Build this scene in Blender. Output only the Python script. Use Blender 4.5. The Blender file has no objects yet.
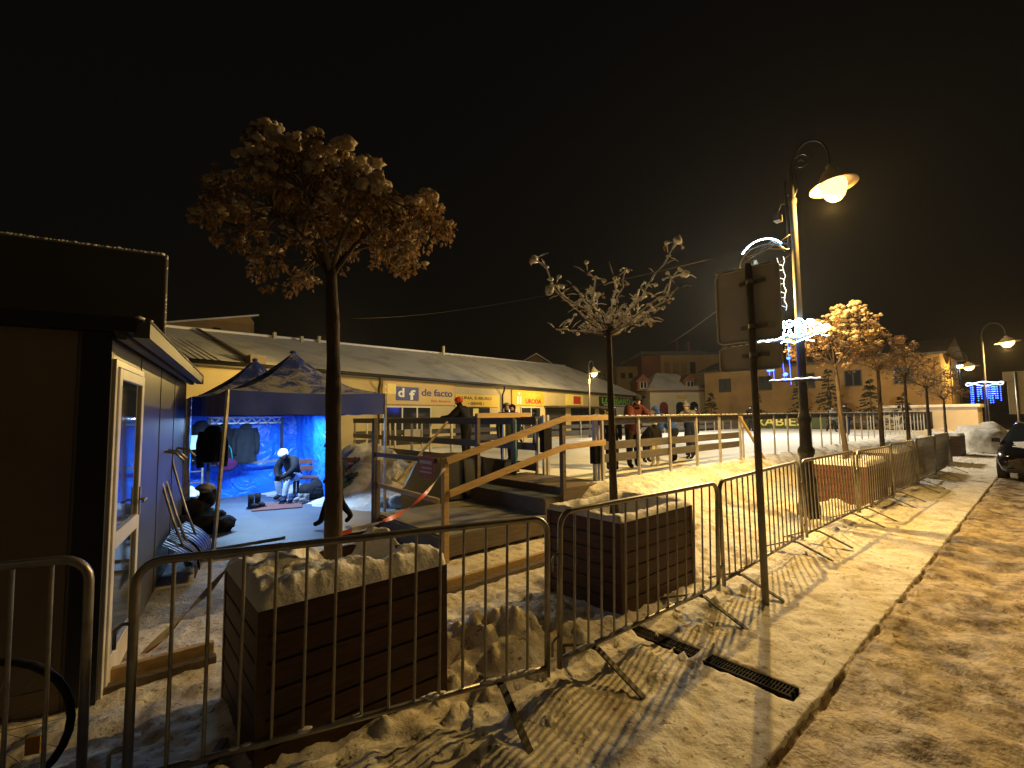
import bpy, bmesh, math, random
from mathutils import Vector, Matrix, noise
R = math.radians
rnd = random.Random(11)
sc = bpy.context.scene
COL = sc.collection

# ---------------------------------------------------------------- frames
ANG = math.atan2(.652, .758)                      # direction of the street
CU, SU = math.cos(ANG), math.sin(ANG)
def W(u, v, z=0.): return Vector((u*CU - v*SU, u*SU + v*CU, z))
def lerp(a, b, t): return a + (b-a)*t
def sstep(a, b, x):
    t = max(0., min(1., (x-a)/(b-a))); return t*t*(3-2*t)
def interp(tab, x):
    if x <= tab[0][0]: return tab[0][1]
    for (a, p), (b, q) in zip(tab, tab[1:]):
        if x <= b: return lerp(p, q, (x-a)/(b-a))
    return tab[-1][1]

# ---------------------------------------------------------------- materials
MATS = {}
def new_mat(name):
    m = bpy.data.materials.new(name); m.use_nodes = True
    nt = m.node_tree; b = nt.nodes['Principled BSDF']
    MATS[name] = m
    return m, nt, b
def nd(nt, t, **k):
    n = nt.nodes.new(t)
    for a, v in k.items(): setattr(n, a, v)
    return n
def noise_tex(nt, scale, detail=4., rough=.6, coord='Object', stretch=None, dist=0.):
    tc = nd(nt, 'ShaderNodeTexCoord'); n = nd(nt, 'ShaderNodeTexNoise')
    n.inputs['Scale'].default_value = scale; n.inputs['Detail'].default_value = detail
    n.inputs['Roughness'].default_value = rough; n.inputs['Distortion'].default_value = dist
    if stretch:
        mp = nd(nt, 'ShaderNodeMapping'); mp.inputs['Scale'].default_value = stretch
        nt.links.new(tc.outputs[coord], mp.inputs[0]); nt.links.new(mp.outputs[0], n.inputs['Vector'])
    else: nt.links.new(tc.outputs[coord], n.inputs['Vector'])
    return n
def ramp(nt, src, stops):
    r = nd(nt, 'ShaderNodeValToRGB'); e = r.color_ramp.elements
    while len(e) < len(stops): e.new(.5)
    for el, (p, c) in zip(e, stops): el.position = p; el.color = (c[0], c[1], c[2], 1)
    nt.links.new(src, r.inputs[0]); return r
def bump(nt, b, src, strength, dist=.02, prev=None):
    n = nd(nt, 'ShaderNodeBump'); n.inputs['Strength'].default_value = strength; n.inputs['Distance'].default_value = dist
    nt.links.new(src, n.inputs['Height'])
    if prev: nt.links.new(prev.outputs[0], n.inputs['Normal'])
    nt.links.new(n.outputs[0], b.inputs['Normal']); return n
def pm(name, c, rough=.7, metal=0., var=.3, scale=6., bmp=.15, bscale=None, stretch=None, spec=.5, coat=0.):
    m, nt, b = new_mat(name)
    n = noise_tex(nt, scale, 5., .6, stretch=stretch)
    d = tuple(x*(1-var) for x in c); l = tuple(min(1, x*(1+var*.6)) for x in c)
    r = ramp(nt, n.outputs['Fac'], [(.3, d), (.7, l)])
    nt.links.new(r.outputs[0], b.inputs['Base Color'])
    b.inputs['Roughness'].default_value = rough; b.inputs['Metallic'].default_value = metal
    b.inputs['Specular IOR Level'].default_value = spec; b.inputs['Coat Weight'].default_value = coat
    if bmp:
        n2 = noise_tex(nt, bscale or scale*4, 4., .6, stretch=stretch); bump(nt, b, n2.outputs['Fac'], bmp, .01)
    return m
def emit(name, c, s):
    m, nt, b = new_mat(name)
    b.inputs['Base Color'].default_value = (c[0]*.5, c[1]*.5, c[2]*.5, 1)
    b.inputs['Emission Color'].default_value = (c[0], c[1], c[2], 1); b.inputs['Emission Strength'].default_value = s
    return m

def snow_mat(name, white, dirty, lo, hi, scale=2.2, b1=.6, b2=.5, rough=.75, speck=0.):
    m, nt, b = new_mat(name)
    n = noise_tex(nt, scale, 8., .68, dist=.4)
    r = ramp(nt, n.outputs['Fac'], [(lo, dirty), (hi, white)])
    f = noise_tex(nt, 38., 4., .7)
    rf = ramp(nt, f.outputs['Fac'], [(.30, (.78, .76, .73)), (.55, (1, 1, 1))])
    mx = nd(nt, 'ShaderNodeMix', data_type='RGBA', blend_type='MULTIPLY'); mx.inputs['Factor'].default_value = .7
    nt.links.new(r.outputs[0], mx.inputs['A']); nt.links.new(rf.outputs[0], mx.inputs['B'])
    out = mx.outputs['Result']
    if speck:
        q = noise_tex(nt, 21., 4., .6, dist=.8); rq = ramp(nt, q.outputs['Fac'], [(.35, (.22, .15, .08)), (.415, (1, 1, 1))])
        m2 = nd(nt, 'ShaderNodeMix', data_type='RGBA', blend_type='MULTIPLY'); m2.inputs['Factor'].default_value = speck
        nt.links.new(out, m2.inputs['A']); nt.links.new(rq.outputs[0], m2.inputs['B']); out = m2.outputs['Result']
    nt.links.new(out, b.inputs['Base Color'])
    b.inputs['Roughness'].default_value = rough
    n2 = noise_tex(nt, 26., 5., .65); n3 = noise_tex(nt, 7., 4., .6)
    bp = bump(nt, b, n3.outputs['Fac'], b1, .06); bump(nt, b, n2.outputs['Fac'], b2, .025, bp)
    return m
SNOW = snow_mat('fresh_snow', (.84, .84, .84), (.76, .75, .74), .3, .6, 3., .35, .25)
BANK = snow_mat('ploughed_snow', (.80, .80, .80), (.46, .42, .36), .32, .56, 2.2, .7, .7)
TROD = snow_mat('trodden_snow', (.78, .75, .69), (.40, .32, .22), .30, .50, 2.6, .25, .35, speck=.8)
SLUSH = snow_mat('brown_slush', (.60, .49, .33), (.10, .062, .030), .36, .60, 3.4, .4, .55, .6, speck=.85)
YARD = snow_mat('packed_yard_snow', (.66, .65, .62), (.20, .18, .16), .35, .56, 1.3, .4, .6)
ICE = snow_mat('scraped_ice', (.82, .83, .84), (.66, .68, .70), .35, .6, .8, .10, .2, .6)
ROOFSNOW = snow_mat('roof_snow', (.70, .68, .62), (.40, .37, .32), .30, .52, .55, .3, .3)
GALV = pm('galvanised_steel', (.36, .34, .30), .42, .85, .35, 9., .1)
FOOTM = pm('dull_foot_steel', (.10, .095, .085), .7, .3, .3, 9., .1)
DGALV = pm('dull_steel_sheet', (.60, .58, .52), .6, .0, .18, 1.5, .05)
IRON = pm('black_painted_iron', (.02, .02, .022), .38, .2, .3, 12., .15)
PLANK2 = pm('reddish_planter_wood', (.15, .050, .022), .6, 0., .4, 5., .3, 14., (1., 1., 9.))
PLANK = pm('stained_planter_wood', (.075, .030, .016), .6, 0., .45, 5., .3, 14., (1., 1., 9.))
RAWWOOD = pm('pale_new_timber', (.50, .34, .15), .65, 0., .25, 4., .2, 14., (1., 9., 9.))
OLDWOOD = pm('weathered_board', (.13, .10, .07), .75, 0., .4, 4., .3, 14., (1., 8., 8.))
RAILWOOD = pm('grey_brown_board', (.085, .075, .066), .7, 0., .3, 3., .25, 12., (1., 8., 8.))
RAILPOST = pm('zinc_post', (.55, .53, .48), .45, .5, .2, 9., .05)
BARK = pm('tree_bark', (.085, .06, .036), .85, 0., .5, 12., 1., 34., (1., 1., .3))
SMOOTHBARK = pm('twig_bark', (.11, .075, .045), .8, 0., .4, 14., .3)
def leaf_mat(name, c):
    m, nt, b = new_mat(name)
    n = noise_tex(nt, 6., 3.); r = ramp(nt, n.outputs['Fac'], [(.3, tuple(x*.5 for x in c)), (.68, tuple(x*1.5 for x in c))])
    nt.links.new(r.outputs[0], b.inputs['Base Color']); b.inputs['Roughness'].default_value = .7
    t = nd(nt, 'ShaderNodeBsdfTranslucent'); nt.links.new(r.outputs[0], t.inputs['Color'])
    mx = nd(nt, 'ShaderNodeMixShader'); mx.inputs[0].default_value = .42
    nt.links.new(b.outputs[0], mx.inputs[1]); nt.links.new(t.outputs[0], mx.inputs[2])
    nt.links.new(mx.outputs[0], nt.nodes['Material Output'].inputs['Surface'])
    return m
LEAF = leaf_mat('dry_leaf', (.25, .15, .068))
SPRUCE = leaf_mat('spruce_needle', (.030, .038, .020))
def tent_mat():
    m, nt, b = new_mat('snowy_navy_canvas')
    n = noise_tex(nt, 4.2, 8., .75, dist=.8); g = nd(nt, 'ShaderNodeNewGeometry'); s = nd(nt, 'ShaderNodeSeparateXYZ')
    nt.links.new(g.outputs['True Normal'], s.inputs[0])
    up = nd(nt, 'ShaderNodeMapRange'); up.inputs['From Min'].default_value = .35; up.inputs['From Max'].default_value = .95
    up.inputs['To Min'].default_value = -.25; up.inputs['To Max'].default_value = .16
    nt.links.new(s.outputs['Z'], up.inputs['Value'])
    ad = nd(nt, 'ShaderNodeMath', operation='ADD'); nt.links.new(n.outputs['Fac'], ad.inputs[0]); nt.links.new(up.outputs[0], ad.inputs[1])
    r = ramp(nt, ad.outputs[0], [(.535, (.020, .050, .36)), (.66, (.36, .37, .40))])
    nt.links.new(r.outputs[0], b.inputs['Base Color']); b.inputs['Roughness'].default_value = .8
    bump(nt, b, r.outputs[0], .5, .03)
    return m
CANVAS = tent_mat()
VALANCE = pm('navy_canvas', (.028, .065, .48), .7, 0., .25, 3., .2)
def tarp_mat():
    m, nt, b = new_mat('blue_tarpaulin')
    n = noise_tex(nt, 1.4, 5., .55, stretch=(1., 1., .8), dist=1.2)
    r = ramp(nt, n.outputs['Fac'], [(.3, (.008, .12, .66)), (.7, (.016, .20, .88))])
    nt.links.new(r.outputs[0], b.inputs['Base Color']); b.inputs['Roughness'].default_value = .32
    w = noise_tex(nt, 2.6, 3., .5, dist=1.6); bump(nt, b, w.outputs['Fac'], .9, .12)
    return m
TARP = tarp_mat()
MATTING = pm('grey_rubber_matting', (.075, .095, .125), .55, 0., .35, 1.6, .2, 20.)
REDMAT = pm('red_brown_rug', (.12, .042, .034), .9, 0., .3, 8., .3)
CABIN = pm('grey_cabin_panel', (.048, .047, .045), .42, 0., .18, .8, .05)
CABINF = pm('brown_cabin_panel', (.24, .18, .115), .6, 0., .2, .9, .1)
DARK = pm('dark_trim', (.018, .017, .018), .5, 0., .2, 3., .05)
WHITEP = pm('white_pvc_frame', (.62, .60, .56), .4, 0., .1, 3., .02)
GREYTR = pm('grey_gutter_metal', (.10, .095, .09), .55, .2, .2, 2., .05)
def glass_mat():
    m, nt, b = new_mat('window_glass')
    b.inputs['Base Color'].default_value = (.02, .025, .03, 1); b.inputs['Roughness'].default_value = .06
    b.inputs['Specular IOR Level'].default_value = .8
    n = noise_tex(nt, 1.2, 2.); bump(nt, b, n.outputs['Fac'], .06, .02)
    return m
GLASS = glass_mat()
YWALL = pm('yellow_plaster', (.52, .42, .20), .8, 0., .14, .7, .1, 20.)
OWALL = pm('ochre_plaster', (.40, .25, .09), .85, 0., .25, .3, .15, 6.)
DOWALL = pm('shabby_ochre_plaster', (.27, .17, .065), .85, 0., .4, .35, .2, 5.)
CWALL = pm('cream_plaster', (.58, .52, .38), .8, 0., .14, .6, .1, 20.)
BLUEWALL = pm('blue_grey_plaster', (.30, .36, .38), .8, 0., .15, .6, .1)
DTILE = pm('dark_roof_tile', (.05,.04,.035), .8, 0., .4, 1.2, .3, 6.)
BRICKR = pm('red_brown_plaster', (.22, .09, .05), .85, 0., .25, .5, .15)
SIGNY = pm('sign_yellow', (.72, .47, .06), .5, 0., .08, 2., 0.)
SIGNO = pm('sign_ochre', (.58, .40, .12), .5, 0., .08, 2., 0.)
NAVY = pm('sign_navy', (.015, .03, .20), .45, 0., .1, 2., 0.)
PALEY = pm('sign_pale_yellow', (.85, .70, .18), .5, 0., .1, 2., 0.)
WHITE = pm('white_lettering', (.80, .80, .78), .5, 0., .05, 2., 0.)
BLACK = pm('black_lettering', (.015, .015, .02), .5, 0., .1, 2., 0.)
RED = pm('red_lettering', (.50, .04, .03), .5, 0., .15, 3., 0.)
GREEN = pm('green_lettering', (.16, .50, .06), .5, 0., .1, 2., 0.)
BANNER = pm('dark_green_banner', (.05, .075, .02), .55, 0., .2, 1., .05)
SKIN = pm('skin', (.50, .30, .21), .55, 0., .1, 6., 0.)
def cloth(name, c): return pm(name, c, .9, 0., .25, 9., .35, 22., spec=.15)
C_BLACK = cloth('black_cloth', (.014, .014, .017)); C_NAVY = cloth('navy_cloth', (.018, .026, .07)); C_BLUE = cloth('blue_cloth', (.025, .07, .30))
C_MAROON = cloth('maroon_cloth', (.075, .020, .022)); C_GREY = cloth('grey_cloth', (.20, .20, .21)); C_JEANS = cloth('pale_jeans', (.36, .42, .50))
C_CREAM = cloth('cream_cloth', (.66, .60, .46)); C_RED = cloth('red_cloth', (.60, .07, .03)); C_PINK = cloth('pink_cloth', (.62, .20, .26))
C_WHITE = cloth('white_knit', (.50, .48, .48)); C_TEAL = cloth('teal_cloth', (.02, .20, .22)); C_PURPLE = cloth('purple_cloth', (.060, .012, .060))
C_TAN = cloth('tan_towel', (.62, .50, .28)); C_COAT = cloth('slate_coat', (.016, .018, .022)); C_DCOAT = cloth('dark_coat', (.008, .008, .010)); C_DGREEN = cloth('dark_green_cloth', (.03, .045, .035))
HAIR = pm('dark_hair', (.03, .02, .015), .6)
RUBBER = pm('black_rubber', (.012, .012, .013), .7)
PLASTIC = pm('black_plastic_scoop', (.02, .02, .024), .4)
AMBER = pm('amber_reflector', (.75, .34, .04), .2, 0., .1, 30., .2)
CARP = pm('dark_car_paint', (.012, .013, .018), .22, .3, .1, 3., 0., coat=1.)
CHROME = pm('chrome', (.6, .6, .6), .15, 1., .1, 4., 0.)
LAMPGLOW = emit('sodium_lamp_glow', (1., .62, .20), 3.2)
FARGLOW = emit('far_lamp_glow', (1., .66, .24), 4.)
COLDGLOW = emit('cold_lamp_glow', (.62, .80, 1.), 30.)
LEDW = emit('cold_white_led', (.42, .72, 1.), 50.)
LEDD = emit('dim_white_led', (.55, .72, 1.), 1.3)
LEDB = emit('blue_led', (.02, .07, 1.), 16.)
TUBE = emit('fluorescent_tube', (.60, .82, 1.), 22.)
SCREEN = emit('lit_shop_display', (.45, .65, 1.), 1.0)
POSTER = emit('lit_red_poster', (1., .28, .20), .35)
REDWIN = pm('painted_red_window_light', (.16, .02, .012), .5, 0., .3, 2., 0.)  # dull red colour stands in for the red light in the window
def tape_mat():
    m, nt, b = new_mat('red_white_tape')
    tc = nd(nt, 'ShaderNodeTexCoord'); s = nd(nt, 'ShaderNodeSeparateXYZ'); nt.links.new(tc.outputs['Object'], s.inputs[0])
    a = nd(nt, 'ShaderNodeMath', operation='MULTIPLY'); a.inputs[1].default_value = 3.3
    f = nd(nt, 'ShaderNodeMath', operation='FRACT'); nt.links.new(s.outputs['X'], a.inputs[0]); nt.links.new(a.outputs[0], f.inputs[0])
    r = ramp(nt, f.outputs[0], [(.49, (.62, .10, .06)), (.51, (.78, .74, .70))]); nt.links.new(r.outputs[0], b.inputs['Base Color'])
    b.inputs['Roughness'].default_value = .4
    return m
TAPE = tape_mat()

# ---------------------------------------------------------------- mesh builder
class MB:
    def __init__(s): s.v = []; s.f = []; s.m = []; s.s = []
    def add(s, vs, fs, mi=0, sm=False, M=None):
        o = len(s.v)
        for p in vs:
            p = Vector(p); s.v.append(M @ p if M else p)
        for f in fs: s.f.append([o+i for i in f]); s.m.append(mi); s.s.append(sm)
        return s
    def box(s, a, b, mi=0, M=None):
        x0, y0, z0 = a; x1, y1, z1 = b
        vs = [(x0,y0,z0),(x1,y0,z0),(x1,y1,z0),(x0,y1,z0),(x0,y0,z1),(x1,y0,z1),(x1,y1,z1),(x0,y1,z1)]
        return s.add(vs, [(3,2,1,0),(4,5,6,7),(0,1,5,4),(1,2,6,5),(2,3,7,6),(3,0,4,7)], mi, False, M)
    def bar(s, p, q, w, h, mi=0, up=(0,0,1)):
        p = Vector(p); q = Vector(q); d = (q-p); L = d.length; d.normalize(); up = Vector(up)
        x = d.cross(up)
        if x.length < 1e-4: x = d.cross(Vector((1,0,0)))
        x.normalize(); y = x.cross(d)
        M = Matrix((( x.x, d.x, y.x, p.x),(x.y, d.y, y.y, p.y),(x.z, d.z, y.z, p.z),(0,0,0,1)))
        return s.box((-w/2,0,-h/2),(w/2,L,h/2), mi, M)
    def tube(s, pts, r, n=8, mi=0, cap=True, sm=True):
        pts = [Vector(p) for p in pts]; k = len(pts)
        rs = r if isinstance(r, (list, tuple)) else [r]*k
        o = len(s.v); prev = None
        for i, p in enumerate(pts):
            d = (pts[min(i+1,k-1)] - pts[max(i-1,0)])
            if d.length < 1e-9: d = Vector((0,0,1))
            d.normalize()
            if prev is None:
                a = Vector((0,0,1)) if abs(d.z) < .9 else Vector((1,0,0)); x = d.cross(a).normalized()
            else:
                x = prev - d*prev.dot(d)
                x = x.normalized() if x.length > 1e-6 else d.orthogonal().normalized()
            prev = x; y = d.cross(x)
            for j in range(n):
                t = 2*math.pi*j/n; s.v.append(p + (x*math.cos(t)+y*math.sin(t))*rs[i])
        for i in range(k-1):
            for j in range(n):
                a = o+i*n+j; b = o+i*n+(j+1)%n; s.f.append([a,b,b+n,a+n]); s.m.append(mi); s.s.append(sm)
        if cap:
            s.f.append([o+j for j in range(n)][::-1]); s.m.append(mi); s.s.append(False)
            s.f.append([o+(k-1)*n+j for j in range(n)]); s.m.append(mi); s.s.append(False)
        return s
    def lathe(s, prof, n=20, mi=0, M=None, sm=True):
        o = len(s.v)
        for r, z in prof:
            for j in range(n):
                t = 2*math.pi*j/n; p = Vector((r*math.cos(t), r*math.sin(t), z)); s.v.append(M @ p if M else p)
        for i in range(len(prof)-1):
            for j in range(n):
                a = o+i*n+j; b = o+i*n+(j+1)%n; s.f.append([a,b,b+n,a+n]); s.m.append(mi); s.s.append(sm)
        return s
    def blob(s, c, r, sq=(1,1,1), mi=0, amp=.25, fr=1.5, sub=2):
        c = Vector(c); vs, fs = ICO[sub]; sd = Vector((rnd.random()*50, rnd.random()*50, 0))
        out = []
        for p in vs:
            k = 1 + amp*noise.noise(p*fr + sd) + (.22*amp*(1-2*abs(noise.noise(p*fr*2.3+sd))) if sub > 2 else .3*amp*noise.noise(p*fr*2.2+sd))
            out.append(c + Vector((p.x*sq[0], p.y*sq[1], p.z*sq[2]))*r*k)
        return s.add(out, fs, mi, True)
    def grid(s, nx, ny, fn, mi=0, sm=True, skip=None):
        o = len(s.v)
        for i in range(nx+1):
            for j in range(ny+1): s.v.append(Vector(fn(i/nx, j/ny)))
        for i in range(nx):
            for j in range(ny):
                if skip and skip((i+.5)/nx, (j+.5)/ny): continue
                a = o+i*(ny+1)+j; s.f.append([a, a+ny+1, a+ny+2, a+1]); s.m.append(mi); s.s.append(sm)
        return s
    def prism(s, poly, y0, y1, mi=0, M=None):
        n = len(poly); vs = [(x, y0, z) for x, z in poly] + [(x, y1, z) for x, z in poly]
        fs = [list(range(n)), list(range(n, 2*n))[::-1]] + [[(i+1) % n, i, n+i, n+(i+1) % n] for i in range(n)]
        return s.add(vs, fs, mi, False, M)
    def build(s, name, mats, parent=None, loc=None, rz=0., bev=0.):
        me = bpy.data.meshes.new(name)
        me.from_pydata([tuple(p) for p in s.v], [], s.f)
        if not isinstance(mats, (list, tuple)): mats = [mats]
        for m in mats: me.materials.append(m)
        me.polygons.foreach_set('material_index', s.m); me.polygons.foreach_set('use_smooth', s.s)
        me.update()
        o = bpy.data.objects.new(name, me); COL.objects.link(o)
        if parent: o.parent = parent
        if loc is not None: o.location = loc
        o.rotation_euler.z = rz
        if bev:
            b = o.modifiers.new('bevel', 'BEVEL'); b.width = bev; b.segments = 2; b.limit_method = 'ANGLE'
        return o
ICO = {}
for k in (1, 2, 3):
    bm = bmesh.new(); bmesh.ops.create_icosphere(bm, subdivisions=k, radius=1.)
    ICO[k] = ([v.co.copy() for v in bm.verts], [[v.index for v in f.verts] for f in bm.faces]); bm.free()

def tag(o, label=None, cat=None, group=None, kind=None):
    if label: o['label'] = label
    if cat: o['category'] = cat
    if group: o['group'] = group
    if kind: o['kind'] = kind
    return o
def thing(name, label, cat, loc=(0,0,0), rz=0., group=None):
    o = bpy.data.objects.new(name, None); o.empty_display_size = .2; COL.objects.link(o)
    o.location = loc; o.rotation_euler.z = rz
    return tag(o, label, cat, group)
def kids(o): return [c for c in bpy.data.objects if c.parent == o]
def copy_tree(o, loc=None, rz=None, label=None, parent=None, scale=None):
    c = o.copy(); COL.objects.link(c); c.parent = parent
    if loc is not None: c.location = loc
    if rz is not None: c.rotation_euler.z = rz
    if scale is not None: c.scale = scale
    if label: c['label'] = label
    for ch in kids(o): copy_tree(ch, parent=c)
    return c
def struct(o): o['kind'] = 'structure'; return o
def text_mesh(txt, name, mat, parent, x, z, y, width=None, height=.3, face=None, thick=.012, bold=0.):
    """lettering facing local -Y; x,z lower-left corner; scaled to width/height"""
    cu = bpy.data.curves.new(name, 'FONT'); cu.body = txt; cu.size = 1.; cu.extrude = .02; cu.offset = bold
    t = bpy.data.objects.new(name, cu); COL.objects.link(t)
    dg = bpy.context.evaluated_depsgraph_get(); dg.update()
    me = bpy.data.meshes.new_from_object(t.evaluated_get(dg)); bpy.data.objects.remove(t)
    xs = [v.co.x for v in me.vertices]; ys = [v.co.y for v in me.vertices]
    sx0, sy0 = min(xs), min(ys); w = max(xs)-sx0; h = max(ys)-sy0
    ky = height/h; kx = width/w if width else ky
    for v in me.vertices: v.co = Vector(((v.co.x-sx0)*kx, -v.co.z*thick/.02, (v.co.y-sy0)*ky))
    me.materials.clear(); me.materials.append(mat)
    o = bpy.data.objects.new(name, me); COL.objects.link(o); o.parent = parent; o.location = (x, y, z)
    return o

# ================================================================= GROUND
MOUNDS = [(2.30,2.78,.20,.34),(1.95,2.95,.12,.3),(2.75,2.55,.12,.25),(.35,2.5,.10,.3),(2.9,2.95,.10,.2),(3.1,2.42,.07,.12),(4.75,2.9,.12,.28),(5.3,3.2,.14,.4),
          (6.3,3.5,.18,.5),(7.4,3.4,.16,.45),(8.3,3.2,.20,.35),(9.4,3.0,.20,.35),(9.9,2.6,.14,.22),(12.2,3.0,.14,.4),(2.1,2.05,.05,.2),(2.9,1.98,.06,.18),
          (4.1,2.0,.05,.2),(5.2,2.0,.05,.2),(6.3,1.95,.05,.25),(7.6,1.95,.06,.25),(1.2,2.0,.05,.3)]
def hnoise(u, v, a=1.):
    p = Vector((u, v, 0))
    return a*(.020*noise.noise(p*2.3) + .014*noise.noise(p*6.+Vector((3,1,0))) + .008*noise.noise(p*15.) + .005*noise.noise(p*34.))
def GH(u, v):
    h = hnoise(u, v, .75)
    k = sstep(1.75, 2.5, v)*(1-sstep(3.6, 4.2, v)*(1-sstep(5., 5.6, u)))
    if k > 0:
        p = Vector((u*4.2, v*4.2, 7.)); c = max(0, noise.noise(p)+.12) + .55*abs(noise.noise(p*2.3)) + .28*abs(noise.noise(p*5.1))
        h += k*.060*c
    for mu, mv, a, s in MOUNDS:
        d = ((u-mu)**2+(v-mv)**2)/(s*s)
        if d < 6: h += a*math.exp(-d)*(1+.38*noise.noise(Vector((u*8, v*8, 2)))+.16*noise.noise(Vector((u*20, v*20, 5))))
    if u > 4.9: h += .60*sstep(3.3, 4.62, v)*sstep(5.0, 5.9, u)*(1+.10*noise.noise(Vector((u*1.5, v*2., 4))))
    if 3.08 < u < 3.44 and 1.12 < v < 2.36:                  # the channel drain is trodden free
        k = sstep(.0, .10, min(u-3.08, 3.44-u)); f = 1 if not 1.69 < v < 1.77 else .0
        h = lerp(h, -.035 if 3.185 < u < 3.335 else h, k*f)
        if 1.69 < v < 1.77: h = max(h, .022+.012*noise.noise(Vector((u*14, v*14, 3))))
    p = Vector((u, v, 0))
    if v < 1.025: return -.12
    c = noise.noise(p*8.+Vector((1,4,9))) + .5*noise.noise(p*19.)
    h += .045*sstep(.38, .62, c)*sstep(1.55, 1.9, v)*sstep(3.2, 2.6, v)
    h -= .020*max(0, noise.noise(p*6.5+Vector((5,1,3)))-.05) + .014*max(0, noise.noise(p*13.+Vector((5,9,3))))
    return h
def axis(segs):
    out = [segs[0][0]]
    for a, b, st in segs:
        n = max(1, round((b-a)/st)); out += [a+(b-a)*(i+1)/n for i in range(n)]
    return out
def sheet(name, us, vs, fn, mat):
    m = MB(); nv = len(vs); o = []
    for u in us:
        for v in vs: m.v.append(W(u, v, fn(u, v)))
    for i in range(len(us)-1):
        for j in range(nv-1):
            a = i*nv+j; m.f.append([a, a+nv, a+nv+1, a+1]); m.m.append(0); m.s.append(True)
    return struct(m.build(name, mat))
# base sheet to the horizon
m = MB(); m.box((-420,-420,-.30),(420,420,-.19)); struct(m.build('ground', YARD, rz=ANG))
VE = 5.0
m_us = axis([(-7,-.6,.12),(-.6,7,.028),(7,12,.05),(12,24,.12),(24,60,.5)])
m_vs = [1.018]+axis([(1.032,1.06,.014),(1.06,3.5,.028),(3.5,5.0,.06)])
sheet('pavement', m_us, m_vs, GH, TROD)
def RH(u, v):
    p = Vector((u, v, 0))
    h = -.055 + hnoise(u*1.1+9, v*1.1, 1.3) + .012*math.sin(v*5.2+1.6*noise.noise(Vector((u*.5, v, 0))))
    h -= .022*max(0, noise.noise(p*5.5+Vector((2,7,1)))-.02) + .016*max(0, noise.noise(p*11.+Vector((2,7,1))))
    h += .052*sstep(.45, .96, v)
    n = noise.noise(Vector((u*1.3, 3., 0)))+.6*noise.noise(Vector((u*4.2, 8., 0)))+.4*noise.noise(Vector((u*13, 1., 0)))
    w = .030*noise.noise(Vector((u*2.2, 5., 0)))
    h -= (.060*sstep(-.2, .55, n)+.004)*math.exp(-((v-1.012+abs(w)*.5)/.011)**2)
    return h
sheet('road', axis([(-5,-.5,.3),(-.5,7,.034),(7,14,.07),(14,60,.5)]), axis([(-9,-3,.5),(-3,.86,.034),(.86,.94,.016),(.94,1.038,.0065)]), RH, SLUSH)
# the yard behind, with the heap of ploughed snow beyond the tents
def YH(u, v):
    h = -.02 + hnoise(u, v, .9)
    if v < 5.4: h -= .01
    for mu, mv, a, su, sv in [(5.0,12.2,.95,1.3,2.0),(4.6,10.4,.55,.9,1.2),(5.6,9.2,.3,.4,1.2),(4.2,8.6,.16,.5,.5)]:
        d = ((u-mu)/su)**2+((v-mv)/sv)**2
        if d < 5: h += a*math.exp(-d)*(1+.3*noise.noise(Vector((u*3, v*3, 2))))
    return h
sheet('yard', axis([(-45,-6,3),(-6,7,.14),(7,130,4)]), axis([(5.,14,.14),(14,18,.6),(18,120,6)]), YH, YARD)
# timber kerb board and kerb stone
m = MB(); m.box((-30,-.002,-.2),(60,.05,-.05)); struct(m.build('kerb', pm('kerb_concrete', (.22,.21,.19), .85), loc=W(0,1.045), rz=ANG))
def edging(label, u0, v0, u1, v1):
    p = W(u0, v0, .045); q = W(u1, v1, .06); m = MB(); m.bar((0,0,0), q-p, .05, .11); m.bar(Vector((0,0,-.03))+(W(0,-.1)), q-p+W(0,-.1)+Vector((0,0,-.03)), .07, .05, 1)
    tag(m.build('timber_edging', [RAWWOOD, OLDWOOD], loc=p, bev=.006), label, 'board', 'boards edging the yard')
edging('timber board edging the dark ground beside the cabin door', -.55, 4.16, .62, 4.10)
edging('timber board edging the snow in front of the wooden ramp', .95, 4.02, 4.6, 4.06)

# channel drain
t = thing('drain_grate', 'black slotted drain grate crossing the snowy pavement', 'drain', W(3.26,1.14,0), ANG)
t.scale = (.72,1.,1.)
m = MB(); m.box((-.085,0,-.06),(.085,1.18,-.035)); m.build('channel', IRON, t)
m = MB()
for s in (-1, 1): m.box((s*.085-.012,0,-.035),(s*.085+.012,1.18,.006))
for i in range(1, 58):
    m.box((-.073,i*.0205-.0045,-.034),(.073,i*.0205+.0045,.003))
m.box((-.006,0,-.034),(.006,1.18,.0045)); m.build('grate', pm('rusty_cast_iron', (.028,.024,.020), .85, 0., .3, 14., .2, spec=.15), t)

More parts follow.
